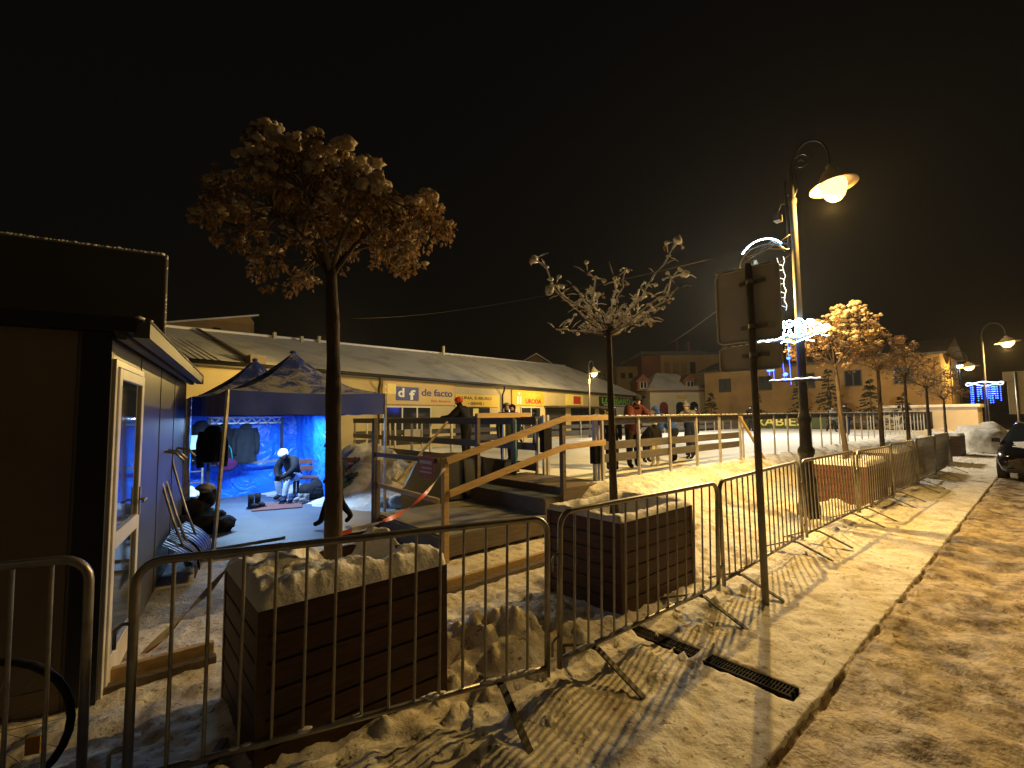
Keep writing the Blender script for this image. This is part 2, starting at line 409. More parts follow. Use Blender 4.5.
# ================================================================= CROWD BARRIERS
def make_barrier(L, label, loc, rz):
    t = thing('crowd_barrier', label, 'barrier', loc, rz, 'crowd barriers along the pavement')
    r = .10; T = 1.10; B = .18; P = []
    def arc(cx, cz, a0, a1): return [(cx+r*math.cos(R(a0+(a1-a0)*i/5)), 0, cz+r*math.sin(R(a0+(a1-a0)*i/5))) for i in range(6)]
    P = [(0,0,B-.05), (0,0,T-r-.2)] + arc(r, T-r, 180, 90) + arc(L-r, T-r, 90, 0) + [(L,0,T-r-.2),(L,0,B-.05)]
    m = MB(); m.tube(P, .019, 10); m.tube([(0,0,B),(L,0,B)], .017, 8); m.build('frame', GALV, t)
    n = round((L-.12)/.135); b0 = None
    for i in range(n):
        x = (i+1)*L/(n+1)
        if b0 is None:
            b0 = MB().tube([(0,0,B),(0,0,T)], .0088, 6, cap=False).build('bar', GALV, t); b0.location.x = x
        else:
            c = b0.copy(); COL.objects.link(c); c.parent = t; c.location.x = x
    for x in (.32, L-.32):
        m = MB(); m.bar((x,-.40,.015),(x,-.03,B-.012),.04,.012); m.bar((x,-.03,B-.02),(x,.03,B-.02),.04,.012); m.bar((x,.03,B-.012),(x,.40,.015),.04,.012)
        m.build('foot', FOOTM, t)
    for z in (.32, .84):
        m = MB(); m.tube([(0,0,z),(-.04,0,z),(-.065,0,z-.02),(-.065,0,z-.10)], .008, 6); m.build('hook', GALV, t)
    m = MB()                                             # snow lying on the lower rail
    for i in range(int(L/.05)):
        if noise.noise(Vector((i*.4, L*7, loc[0]))) > .12: m.blob((.05+i*.05,rnd.uniform(-.006,.006),B+.014),rnd.uniform(.012,.024),(1.9,.9,.6), amp=.5, sub=2)
    if m.v: m.build('snow_cap', SNOW, t)
    return t
BAR = [((-.05,2.90),(-2.05,3.6),None,'crowd barrier in the left corner, before the dark cabin front',.0),
       ((.10,2.70),(2.10,2.14),None,'crowd barrier directly in front of the nearest wooden planter',0),
       ((2.20,2.13),(4.24,2.08),None,'crowd barrier before the planter of the bare tree, nearest the drain grate',0),
       ((4.40,2.10),(6.66,2.15),None,'crowd barrier behind the signpost with open snow behind its bars',0),
       ((6.80,2.14),(9.02,2.10),None,'crowd barrier at the foot of the tall lamp post',0),
       ((9.12,2.10),(11.30,2.06),None,'crowd barrier before the planter of the bright snowy tree',0),
       ((11.40,2.06),(13.60,2.04),None,'crowd barrier just past the planter of the bright snowy tree',0),
       ((13.72,2.04),(15.92,2.02),None,'second crowd barrier past the planter of the bright snowy tree',0),
       ((16.0,2.02),(18.2,2.0),None,'farthest crowd barrier, level with the parked dark car',0)]
for (a, b, _, lab, _z) in BAR:
    p, q = W(*a), W(*b)
    if a[0] > b[0]: p, q = q, p
    d = q-p; bt = make_barrier(d.length, lab, p, math.atan2(d.y, d.x))
    bt.rotation_euler.x = R(rnd.uniform(-1.3,1.3)); bt.rotation_euler.y = R(rnd.uniform(-.5,.5)); bt.location.z = rnd.uniform(-.012,.012)

# ================================================================= PLANTERS
def make_planter(label, u, v, w, d, h, hollow, snow=True, mat=None, rim=False):
    mat = mat or PLANK
    t = thing('wooden_planter', label, 'planter', W(u, v, 0), ANG, 'wooden tree planters behind the barriers')
    n = 6; g = .0035; hh = h/n
    def side(x0, y0, x1, y1):
        m = MB(); dx, dy = x1-x0, y1-y0; L = math.hypot(dx, dy)
        M = Matrix.Translation((x0,y0,0)) @ Matrix.Rotation(math.atan2(dy, dx), 4, 'Z')
        for i in range(n): m.box((.0,0,i*hh+g/2+.012),(L,.03,(i+1)*hh-g/2), 0, M)
        m.box((.01,.012,.02),(L-.01,.026,h-.02), 1, M)
        m.build('side_panel', [mat, DARK], t, bev=.003)
    side(.03,0,w-.03,0); side(w,.03,w,d-.03); side(w-.03,d,.03,d); side(0,d-.03,0,.03)
    for x in (0, w-.045):
        for y in (0, d-.045):
            m = MB(); m.box((x+.0-.004 if x == 0 else x+.004, y-.004 if y == 0 else y+.004, .0), (x+.045-.004 if x == 0 else x+.049, y+.041 if y == 0 else y+.049, h+.004)); m.build('corner_post', mat, t)
    m = MB(); m.box((.04,.04,h-.24),(w-.04,d-.04,h-.16)); m.build('soil', pm('planter_soil', (.05,.04,.03), .9), t)
    sd = u*3.7
    def top(a, b):
        x = -.004+a*(w+.008); y = -.004+b*(d+.008)
        e = min(a, 1-a)*w; f = min(b, 1-b)*d; k = sstep(-.02, .05, min(e, f))
        z = h + .012 + .085*k*(1+.6*noise.noise(Vector((x*5, y*5, sd)))+.38*noise.noise(Vector((x*11, y*11, sd)))+.2*noise.noise(Vector((x*27, y*27, sd))))
        hx, hy, hr, hs = hollow; q = ((a-hx)/hr)**2+((b-hy)/hs)**2
        if q < 1.6: z -= .20*sstep(1.5, .85, q)
        if rim:
            g = min(e, f); wd = .085+.035*noise.noise(Vector((x*4, y*4, sd)))
            z = h + .006 + (.050+.022*noise.noise(Vector((x*7, y*7, sd)))+.012*noise.noise(Vector((x*22, y*22, sd))))*sstep(-.02,.03,g) - .24*sstep(wd, wd+.05, g)
        if min(e, f) < .006: z = h+.004
        return (x, y, z)
    if snow: MB().grid(64, 48, top).build('snow_cap', SNOW, t)
    return t
make_planter('brown planter with heaped snow holding the nearest snowy tree', .57, 2.57, 1.07, .88, .79, (.66,.62,.30,.34))
make_planter('brown planter with a dark hollow in its snow around the bare tree', 3.34, 2.48, 1.22, .88, .79, (.50,.52,.47,.46), rim=True)
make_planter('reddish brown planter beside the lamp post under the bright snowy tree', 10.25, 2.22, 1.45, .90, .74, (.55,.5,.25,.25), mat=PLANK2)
FARP = [(13.4,2.3,'dark planter just beyond the reddish one, under a brown leafed tree'),(16.7,2.35,'dark planter before the rink rail, under a thin brown tree'),
        (20.2,2.3,'dark planter under the last small tree before the far lamp'),(24.0,2.3,'farthest dark planter by the pale snow heap')]
for u, v, lab in FARP: make_planter(lab, u, v, 1.5, .9, .78, (.5,.5,.2,.2))

# ================================================================= TREES
def leaf_bunch(m, c, r, n, mi):
    for _ in range(n):
        th = rnd.random()*2*math.pi; ph = rnd.uniform(-1.2, .7)
        d = Vector((math.cos(th)*math.cos(ph), math.sin(th)*math.cos(ph), math.sin(ph)))
        p = c + d*r*rnd.uniform(.45, 1.1)
        ax = (d+Vector((rnd.uniform(-.5,.5), rnd.uniform(-.5,.5), -1.0))).normalized(); sx = ax.orthogonal().normalized()
        sx = (Matrix.Rotation(rnd.random()*6.28, 3, ax) @ sx); nn = ax.cross(sx)
        l = rnd.uniform(.022, .046); w = l*rnd.uniform(.28,.5); k = nn*l*.25
        m.add([p, p+ax*l*.5+sx*w+k, p+ax*l, p+ax*l*.5-sx*w+k, p+ax*l*.5-k*.2], [(0,1,4),(1,2,4),(2,3,4),(3,0,4)], mi, False)
def trunk_mesh(t, z0, z1, r0, r1, lean=(0,0), knots=True):
    k = 26; P = []; rr = []
    for i in range(k+1):
        a = i/k; z = lerp(z0, z1, a)
        P.append((lean[0]*(a) + .012*noise.noise(Vector((z*1.3, z0, r0*90))), lean[1]*a + .012*noise.noise(Vector((z*1.3, 9, r0*70))), z))
        rr.append(lerp(r0, r1, a)*(1+.10*noise.noise(Vector((z*4, 3, r0*50))))*(1.18 if a < .03 else 1))
    MB().tube(P, rr, 12).build('trunk', BARK, t)
    return Vector(P[-1])
def snowy_tree(label, loc, z0, ztop, r0, env_t, env_b, depth, N, leaves, capr, seed, lean=(0,0), rz=0., name='snowy_tree', snowp=1.):
    rnd.seed(seed)
    t = thing(name, label, 'tree', loc, rz, 'small trees in planters')
    top = trunk_mesh(t, z0, ztop, r0, r0*.62, lean)
    xs0, xs1 = env_t[0][0], env_t[-1][0]; pts = []
    while len(pts) < N:
        x = rnd.uniform(xs0, xs1); y = rnd.uniform(-depth, depth); cx = (xs0+xs1)/2; hw = (xs1-xs0)/2
        q = ((x-cx)/hw)**2+(y/depth)**2
        if q > 1: continue
        zt, zb = interp(env_t, x), interp(env_b, x); mid = (zt*.55+zb*.45); s = math.sqrt(1-q*.8)
        zt, zb = lerp(mid, zt, s if abs(y) > .25*depth else 1), lerp(mid, zb, s if abs(y) > .25*depth else 1)
        f = rnd.random(); f = f**.6 if rnd.random() < .72 else f
        p = Vector((x+top.x, y+top.y, lerp(zb, zt, f)))
        if noise.noise(p*3.1+Vector((seed, 0, 0))) < -.28: continue
        if all((p-o[0]).length > .055 for o in pts): pts.append((p, f))
    m = MB(); limbs = []
    for i in range(9):
        a = i*2*math.pi/9 + rnd.uniform(-.25, .25); L = rnd.uniform(.5, .85)
        e = top + Vector((math.cos(a)*L*(xs1-xs0)/1.9, math.sin(a)*L*depth*1.05, rnd.uniform(.18, .62)*(env_t[len(env_t)//2][1]-ztop)/1.))
        mid = top.lerp(e, .5)+Vector((0,0,rnd.uniform(-.02,.10)))
        c = [top-Vector((0,0,rnd.uniform(.0,.1))), top.lerp(mid,.5)+Vector((0,0,.02)), mid, mid.lerp(e,.5)+Vector((rnd.uniform(-.04,.04),rnd.uniform(-.04,.04),.02)), e]
        m.tube(c, [.017,.014,.011,.008,.005], 6); limbs += [c[1], c[2], c[3], c[4], c[2].lerp(c[3],.5)]
    for p, f in pts:
        b = min(limbs, key=lambda q: (q-p).length); mid = b.lerp(p, .55)+Vector((rnd.uniform(-.03,.03),rnd.uniform(-.03,.03),rnd.uniform(-.02,.04)))
        m.tube([b, mid, p], [.005,.004,.003], 4, cap=False)
    m.build('limbs', SMOOTHBARK, t)
    ml, ms = MB(), MB()
    for p, f in pts:
        leaf_bunch(ml, p, .052, leaves, 0)
        if rnd.random() < (.35+.6*f)*snowp:
            rr = capr*rnd.uniform(.65, 1.15)*(.7+.45*f)
            for q in range(rnd.randint(4, 7)):
                d = Vector((rnd.gauss(0,.55), rnd.gauss(0,.55), abs(rnd.gauss(0,.35))+.1))
                ms.blob(p+Vector((0,0,.012))+d*rr, rr*rnd.uniform(.28,.58), (1.15, 1.15, rnd.uniform(.6,.95)), amp=.75, fr=2.1)
    ml.build('crown', LEAF, t); ms.build('snow_cap', SNOWLEAF, t)
    return t
SNOWLEAF = snow_mat('snow_on_dry_leaves', (.74, .67, .55), (.34, .21, .10), .34, .56, 9., .5, .6)
_nt = SNOWLEAF.node_tree; _b = _nt.nodes['Principled BSDF']; _t = nd(_nt, 'ShaderNodeBsdfTranslucent'); _t.inputs['Color'].default_value = (.70, .58, .42, 1)
_m = nd(_nt, 'ShaderNodeMixShader'); _m.inputs[0].default_value = .38; _nt.links.new(_b.outputs[0], _m.inputs[1]); _nt.links.new(_t.outputs[0], _m.inputs[2])
_nt.links.new(_m.outputs[0], _nt.nodes['Material Output'].inputs['Surface'])
ET = [(-.80,3.12),(-.66,3.30),(-.48,3.50),(-.25,3.54),(-.1,3.42),(.12,3.42),(.25,3.38),(.36,3.20),(.55,3.22),(.70,3.18),(.80,3.02)]
EB = [(-.80,3.0),(-.65,2.76),(-.48,2.58),(-.2,2.62),(0,2.80),(.2,2.76),(.4,2.68),(.6,2.76),(.80,2.94)]
snowy_tree('nearest small tree with snow on its brown dry leaves, left of centre', W(1.1,3.03), .72, 2.74, .060, ET, EB, .58, 250, 20, .062, 5, (-.05,0))
# bare tree
def bare_tree():
    rnd.seed(8)
    t = thing('bare_tree', 'nearly leafless small tree with snow on its spreading twigs', 'tree', W(3.95,3.0), 0., 'small trees in planters')
    top = trunk_mesh(t, .72, 2.66, .043, .028, (-.01,0))
    ends = [(-.78,.1,3.46),(-.66,-.35,2.98),(-.53,.3,2.70),(-.40,-.2,3.12),(-.10,.5,3.28),(.08,-.45,3.24),(.38,.2,3.20),(.72,-.1,3.58),(.92,.25,3.32),(.62,-.35,3.04),(.52,.1,2.74),(-.22,.4,2.70),(.28,-.5,2.66),(.1,.15,3.34),(-.3,-.5,3.16),(.55,.5,3.2)]
    m, ms, ml = MB(), MB(), MB()
    for i, e in enumerate(ends):
        e = Vector((e[0], e[1], 2.62+(e[2]-2.62)*(.84 if abs(e[0]) < .66 else .97))); k = 9; P = []
        b = top + Vector((0,0,rnd.uniform(-.12,.03))); c1 = b.lerp(e,.55)+Vector((0,0,(-.20 if e.z > 3.05 else .02)))
        for j in range(k+1):
            s = j/k; p = b*(1-s)**2+c1*2*s*(1-s)+e*s*s; p += Vector((noise.noise(Vector((s*4,i,0))),noise.noise(Vector((s*4,i,5))),noise.noise(Vector((s*4,i,9)))))*.13*s; P.append(p)
        m.tube(P, [lerp(.011,.003,j/k) for j in range(k+1)], 6)
        Q = [P[a//3].lerp(P[min(k, a//3+1)], (a%3)/3.)+Vector((0,0,.009)) for a in range(2, 3*k+1)]
        ms.tube(Q, [max(.002, .0095+.012*noise.noise(Vector((a*.9, i*7., 3)))) for a in range(len(Q))], 6)
        for j in range(2, k+1):
            p = P[j]
            if rnd.random() < .4: ms.blob(p+Vector((0,0,.010)), rnd.uniform(.012,.024), (1.5,1.2,.75), amp=.5)
            for _ in range(3):
                if rnd.random() < .62:
                    d = Vector((rnd.uniform(-1,1),rnd.uniform(-1,1),rnd.uniform(-.4,.9))).normalized()*rnd.uniform(.07,.20)
                    f = p+d; m.tube([p, p.lerp(f,.5)+Vector((0,0,.01)), f], [.004,.003,.002], 4, cap=False)
                    ms.tube([p.lerp(f,.25)+Vector((0,0,.006)), p.lerp(f,.6)+Vector((0,0,.014)), f+Vector((0,0,.004))], [.003,rnd.uniform(.005,.010),.003], 5)
                    if rnd.random() < .3: ms.blob(f, rnd.uniform(.010,.024), (1.1,1.1,.9), amp=.6)
                    if rnd.random() < .22: leaf_bunch(ml, f, .025, 3, 0)
        if i in (0,1,7,8): leaf_bunch(ml, e, .045, 6, 0); ms.blob(e, .045, amp=.6)
    m.build('limbs', SMOOTHBARK, t); ms.build('snow_cap', SNOW, t); ml.build('crown', LEAF, t)
bare_tree()
ET3 = [(-.85,3.2),(-.5,3.45),(-.2,3.55),(.1,3.92),(.4,3.75),(.62,3.5),(.8,3.2)]
EB3 = [(-.85,2.95),(-.5,2.62),(0,2.6),(.4,2.75),(.8,2.9)]
snowy_tree('brightly lit tree thick with snow, just right of the blue lights', W(11.0,2.68), .70, 2.7, .05, ET3, EB3, .75, 300, 14, .066, 21, (-.15,0))
ET4 = [(-.8,3.2),(-.4,3.5),(0,3.7),(.4,3.5),(.8,3.2)]; EB4 = [(-.8,2.95),(-.4,2.6),(0,2.6),(.4,2.6),(.8,2.9)]
t4 = snowy_tree('brown leafed tree next beyond the brightly lit one', W(14.15,2.72), .7, 2.75, .055, ET4, EB4, .8, 150, 12, .040, 33, (0,0), 0., 'snowy_tree', .5)
copy_tree(t4, W(17.5,2.75), 2.1, 'thin brown tree leaning over the rink rail, third past the lamp post', scale=(.95,.95,1.0))
copy_tree(t4, W(21.,2.75), 4.0, 'last small brown tree before the far street lamps', scale=(1.05,1.05,.92))
copy_tree(t4, W(24.7,2.75), 5.2, 'small brown tree beside the far blue light tree', scale=(1.0,1.0,.80))
def spruce(label, loc, h, seed):
    rnd.seed(seed); t = thing('spruce_tree', label, 'tree', loc, 0., 'dark spruces before the ochre building')
    MB().tube([(0,0,0),(0,0,h*.95)], [.10,.02], 8).build('trunk', BARK, t)
    m = MB()
    for i in range(int(h*26)):
        z = h*(.08+.9*rnd.random()**1.2); r = (h-z)*.36+.06; a = rnd.random()*6.28; L = r*rnd.uniform(.7,1.12)
        e = Vector((math.cos(a)*L, math.sin(a)*L, z-.30*L)); b = Vector((0,0,z))
        for k in range(7):
            s = rnd.uniform(.25,1.); p = b.lerp(e, s); sd = Vector((-math.sin(a),math.cos(a),0))*rnd.choice((-1,1))
            q = p+sd*rnd.uniform(.08,.22)+Vector((math.cos(a),math.sin(a),-.5))*.12; wd = Vector((0,0,.05))
            m.add([p-wd, q, p+wd, p+(q-p)*.5+Vector((0,0,.06))], [(0,1,3),(1,2,3)], 0)
    m.build('crown', SPRUCE, t)
for i, (u, v, h, lab) in enumerate([(38.8,19.0,3.6,'low dark spruce in front of the ochre building, left of the signpost'),(39.2,15.4,3.4,'dark spruce seen between the signpost and the lamp post'),
    (38.8,12.2,4.4,'dark spruce just right of the lamp post before the ochre building'),(38.4,10.2,4.9,'tallest dark spruce in front of the ochre building'),(38.6,7.9,4.0,'dark spruce near the right end of the ochre building'),(38.2,6.2,3.0,'lowest dark spruce beside the pale concrete hut')]):
    spruce(lab, W(u, v), h, 60+i)

# ================================================================= LAMPS
def lamp_post(label, loc, rz, H, reach, glow, energy, col, simple=False, detail=True, name='street_lamp', size=1., soft=.035):
    t = thing(name, label, 'street lamp', loc, rz, 'street lamps around the rink')
    if not simple:
        m = MB(); m.lathe([(.0,-.05),(.20,-.05),(.20,.04),(.17,.06),(.165,.20),(.14,.30),(.125,.55),(.135,.62),(.105,.68),(.100,1.00),(.125,1.06),(.125,1.12),(.09,1.18),(.085,1.55),(.11,1.62),(.075,1.70),(.07,1.8)], 16)
        m.build('base', IRON, t)
        m = MB(); m.lathe([(.070,1.78),(.066,2.9),(.078,2.92),(.078,2.96)], 14); m.build('shaft', IRON, t)
        m = MB(); m.lathe([(.058,2.95),(.052,H-.55),(.065,H-.52),(.065,H-.46),(.040,H-.42),(.036,H+.05),(.0,H+.09)], 14); m.build('pole', POLEM, t)
    else:
        MB().lathe([(.10,-.05),(.10,.4),(.06,.5),(.045,H),(.0,H+.03)], 10).build('pole', POLEM, t)
    # swan-neck arm along local +x
    P = [(0,0,H-.1)]
    for i in range(13):
        a = math.pi*(1-i/12); P.append((reach/2+reach/2*math.cos(a), 0, H+.05+reach*.72*math.sin(a)))
    P.append((reach,0,H-.08))
    m = MB(); m.tube(P, .022*size, 8)
    if not simple:
        sp = [(reach*.30+ .16*(1-i/26)*math.cos(R(200-i*24)), 0, H+.14+.16*(1-i/26)*math.sin(R(200-i*24))) for i in range(24)]; m.tube(sp, .010, 6)
        m.tube([(0,0,H-.5),(.10,0,H-.25),(reach*.30-.12,0,H+.10)], .010, 6)
    m.build('arm', IRON, t)
    zc = H-.10; k = size
    M = Matrix.Translation((reach,0,zc)) @ Matrix.Rotation(R(-7), 4, 'Y')
    m = MB(); m.lathe([(.03*k,.02),(.06*k,.0),(.07*k,-.06),(.13*k,-.10),(.20*k,-.20),(.25*k,-.28),(.40*k,-.36),(.405*k,-.375),(.24*k,-.30),(.19*k,-.21),(.12*k,-.12),(.0,-.11)], 28, 0, M); m.build('lamp_hood', HOODM, t)
    m = MB(); m.lathe([(.215*k,-.30),(.220*k,-.36),(.20*k,-.46),(.155*k,-.55),(.09*k,-.605),(.0,-.62)], 24, 0, M); m.build('lamp_glass', glow, t)
    L = bpy.data.lights.new('lamp_bulb', 'POINT'); L.energy = energy; L.color = col; L.shadow_soft_size = soft
    o = bpy.data.objects.new('lamp_bulb', L); COL.objects.link(o); o.parent = t; o.location = (reach-.01, 0, zc-.72)
    return t
POLEM = pm('grey_green_pole_paint', (.055, .05, .042), .65, 0., .25, 4., .1)
HOODM = pm('enamelled_lamp_hood', (.55, .42, .22), .4, .1, .1, 4., 0.)
SOD = (1., .60, .15)
RZV = ANG - math.pi/2                              # towards the street
mainlamp = lamp_post('tall ornate street lamp with a lit hooded lantern, hung with blue lights', W(8.75,2.7), RZV, 5.86, .56, LAMPGLOW, 680., SOD, size=.84)
# second, lower lantern on the rink side of the same post, behind the signboard
m = MB(); m.tube([(0,0,4.72)]+[(-.325+.325*math.cos(R(a)), 0, 4.50+.20*math.sin(R(a))) for a in range(20,181,16)]+[(-.65,0,4.49)], .018, 8); m.build('arm', IRON, mainlamp)
M2 = Matrix.Translation((-.65,0,4.48)); k2 = .7
m = MB(); m.lathe([(.03*k2,.02),(.07*k2,-.06),(.13*k2,-.10),(.20*k2,-.20),(.25*k2,-.28),(.40*k2,-.36),(.405*k2,-.375),(.24*k2,-.30),(.19*k2,-.21),(.0,-.11)], 28, 0, M2); m.build('lamp_hood', HOODM, mainlamp)
m = MB(); m.lathe([(.215*k2,-.30),(.220*k2,-.36),(.20*k2,-.46),(.155*k2,-.55),(.09*k2,-.605),(.0,-.62)], 24, 0, M2); m.build('lamp_glass', LAMPGLOW, mainlamp)
L2 = bpy.data.lights.new('lamp_bulb', 'POINT'); L2.energy = 980.; L2.color = (1.,.61,.155); L2.shadow_soft_size = .03
o2 = bpy.data.objects.new('lamp_bulb', L2); COL.objects.link(o2); o2.parent = mainlamp; o2.location = (-.65,0,3.80)
m = MB(); m.tube([(-.10,.0,4.55),(-.10,0,5.75)], .016, 6); m.tube([(-.10,0,4.6),(0,0,4.6)], .012, 6); m.tube([(-.10,0,5.5),(0,0,5.5)], .012, 6); m.build('cable_conduit', POLEM, mainlamp)
m = MB(); m.box((-.30,-.06,5.10),(-.20,.10,5.22)); m.tube([(-.25,0,5.22),(-.18,0,5.38),(-.10,0,5.36)], .012, 6); m.build('floodlight_bracket', GALV, mainlamp)
lamp_post('far street lamp beyond the parked car, highest lit lantern at right', W(38.,2.4), RZV, 6.0, .95, FARGLOW, 1700., SOD, True, size=1.35)
lamp_post('far street lamp whose lantern hangs lower, left of the highest right lantern', W(46.,4.6), RZV, 5.3, .9, FARGLOW, 900., SOD, True, size=1.35)
lamp_post('slim street lamp with a round bright lantern before the long shop row', (5.0,30.,0), R(20), 4.95, .35, FARGLOW, 1500., (1.,.68,.22), True, size=1.0)
lamp_post('street lamp hidden behind the nearest trunk, lighting the left shop wall', (-6.42,16.4,0), R(-60), 4.7, .15, FARGLOW, 600., (1.,.68,.20), True, size=.42)
lamp_post('rink floodlight lamp hidden behind the signboard', Vector((12.15,23.,0)), R(-150), 8.7, .3, FARGLOW, 5500., (1.,.88,.66), True, size=.8, soft=.4)

# ================================================================= CHRISTMAS LIGHTS
def spiral(c, r, turns, a0, n=26, flip=1):
    return [(c[0]+r*(1-i/n*.85)*math.cos(a0+flip*turns*6.28*i/n), c[1], c[2]+r*(1-i/n*.85)*math.sin(a0+flip*turns*6.28*i/n)) for i in range(n+1)]
t = thing('christmas_light_display', 'scrolled white and blue christmas lights fixed to the tall lamp post', 'christmas lights', W(8.60,2.7), RZV)
rnd.seed(3)
m = MB()
for c, r, a0, fl in [((.05,-.02,3.10),.13,3.,1),((-.22,-.03,3.12),.12,0.,-1),((.30,-.03,3.12),.11,2.,1),((-.42,0,3.06),.09,1.,-1),((.02,.03,3.22),.10,5.,1),((.20,.03,3.20),.08,4.,-1),((-.12,.03,3.24),.09,2.5,1),((.42,0,3.10),.07,3.,1),((-.5,.02,3.12),.07,3.,1)]:
    m.tube(spiral(c, r, 1.6, a0, 26, fl), .0075, 5)
for z, x0, x1 in [(2.98,-.62,.44),(3.05,-.52,.42),(2.92,-.78,.25)]:
    m.tube([(lerp(x0,x1,i/14),.02*math.sin(i*2.1),z+.025*math.sin(i*1.7)) for i in range(15)], .0075, 5)
m.build('scroll_lights', LEDW, t)
m = MB(); m.tube([(.46*math.cos(R(a))*.85-.48,0,4.42+.38*math.sin(R(a))) for a in range(35,150,8)], .011, 5); m.build('arc_light', LEDW, t)
m = MB(); m.tube([(.46*math.cos(R(a))*.85-.48,0,4.36+.34*math.sin(R(a))) for a in range(20,205,8)], .008, 5)
m.tube([(-.72,0,4.5),(-.2,0,4.66),(-.02,0,4.75)], .008, 5); m.tube([(-.6,0,4.6),(-.3,0,4.72),(-.1,0,4.52)], .006, 5); m.tube([(-.72,0,4.55),(-.36,0,4.60),(-.04,0,4.5)], .008, 5); m.build('arc_frame', GALV, t)
m = MB()
for x in (-.24,-.14): m.tube([(x+.02*math.sin(i*2),0,4.40-i*.085) for i in range(12)], .0055, 5)
for i in range(7): m.tube([(-.24,0,4.30-i*.12),(-.14,0,4.24-i*.12+.05*(i%2))], .0045, 4)
m.build('lattice_lights', LEDD, t)
m = MB(); m.tube([(-.78,0,2.95),(.45,0,2.99)], .014, 6); m.tube([(-.48,0,2.27),(.36,0,2.25)], .014, 6); m.tube([(-.40,0,2.98),(-.40,0,2.3)], .006, 5); m.tube([(0,0,2.27),(.12,0,2.27)], .02, 6); m.build('bracket_bars', IRON, t)
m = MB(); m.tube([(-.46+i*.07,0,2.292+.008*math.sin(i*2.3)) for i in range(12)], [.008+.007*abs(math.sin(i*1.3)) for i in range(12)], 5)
m.build('bar_snow_glow', emit('snow_painted_led_glow', (.72,.80,1.), 1.1), t)  # snow along the lower bar, LED light on it painted as emission
k = 0
for x in (-.47,-.40,-.24,-.14):
    m = MB(); zt = 2.92; n = rnd.randint(5, 10)
    m.tube([(x,0,zt),(x+.02,0,zt-.09*n)], .003, 4)
    for i in range(n):
        if rnd.random() < .5: m.blob((x+rnd.uniform(-.04,.04), rnd.uniform(-.04,.04), zt-.10-i*.088), rnd.uniform(.012,.028), (1.3,1,1), amp=.5, sub=2)
    m.build('icicle_string', LEDB, t)
# far blue light tree
t = thing('christmas_light_canopy', 'far blue and white light curtain hanging beneath a lamp at right', 'christmas lights', W(37.2,2.4), RZV)
t.scale = (.74,.74,.82)
rnd.seed(4)
MB().tube([(.0,0,0),(0,0,4.0)], [.12,.06], 8).build('pole', IRON, t)
m = MB(); m.tube([(1.0*math.cos(R(a)),.9*math.sin(R(a)),3.95+.12*math.sin(R(a*3))) for a in range(0,361,15)], .035, 5)
for a in range(0,360,45): m.tube([(0,0,4.1),(1.*math.cos(R(a)),.9*math.sin(R(a)),3.98)], .018, 5)
m.build('ring_lights', emit('far_white_led', (.75,.85,1.), 2.5), t)
m = MB()
for i in range(26):
    a = rnd.random()*6.28; r = rnd.uniform(.3,1.); x, y = r*math.cos(a), .9*r*math.sin(a); z = 3.85
    for _ in range(rnd.randint(4,9)):
        m.blob((x,y,z), .035, amp=.2, sub=1); z -= .15
m.build('curtain_lights', LEDB, t)
# cold lamp
t = thing('cold_floodlight', 'far bluish white floodlight above the lower right lantern', 'floodlight', W(52.,4.7), RZV)
MB().tube([(0,0,0),(0,0,5.4)], [.08,.05], 8).build('pole', IRON, t)
m = MB(); m.box((-.35,-.2,5.4),(.35,.2,5.55)); m.build('housing', IRON, t)
MB().blob((0,0,5.32), .26, (1.4,.9,.5), amp=.05).build('lamp_glass', COLDGLOW, t)

# ================================================================= SIGN (seen from behind)
t = thing('traffic_sign', 'large traffic sign seen from behind on a grey post, before the barriers', 'sign', W(4.56,1.80), ANG-math.pi/2)
MB().tube([(0,0,-.12),(-.004,0,1.6),(-.012,.0,3.16)], .032, 12).build('post', POSTM := pm('grey_sign_post', (.20,.18,.14), .6, .1, .3, 8., .1), t)
def plate(m, x0, x1, z0, z1, y):
    r = .045; P = []
    for cx, cz, a in ((x1-r,z1-r,0),(x0+r,z1-r,90),(x0+r,z0+r,180),(x1-r,z0+r,270)):
        P += [(cx+r*math.cos(R(a+i*22.5)), cz+r*math.sin(R(a+i*22.5))) for i in range(5)]
    m.prism(P, y, y+.012)
    Q = [(x, y-.008, z) for x, z in P]; m.tube(Q+[Q[0]], .011, 6, cap=False)
m = MB(); plate(m, -.345,.235, 2.42, 3.13, .045); m.build('sign_panel', DGALV, t)
m = MB(); plate(m, -.335,.225, 2.14, 2.375, .045); m.build('lower_panel', DGALV, t)
m = MB(); m.box((.12,.035,2.52),(.18,.043,2.57)); m.build('inspection_sticker', pm('pale_sticker', (.45,.42,.34), .6), t)
m = MB()
for z in (2.28,2.55,2.98): m.box((-.12,.030,z-.018),(.12,.044,z+.018)); m.lathe([(.040,-.02),(.040,.02)], 12, 0, Matrix.Translation((0,0,z)))
m.build('clamp', GALV, t)
m = MB(); rnd.seed(5)
for i in range(22):
    x = -.33+.025*i; m.blob((x, .05, 3.14), rnd.uniform(.010,.018), (1.6,1.2,.7), amp=.5, sub=1)
    if i % 3 and x < .1: m.blob((x, .05, 2.385), rnd.uniform(.008,.016), (1.8,1.2,.7), amp=.5, sub=1)
m.blob((0,0,3.17), .035, (1,1,.6)); m.build('snow_cap', SNOW, t)
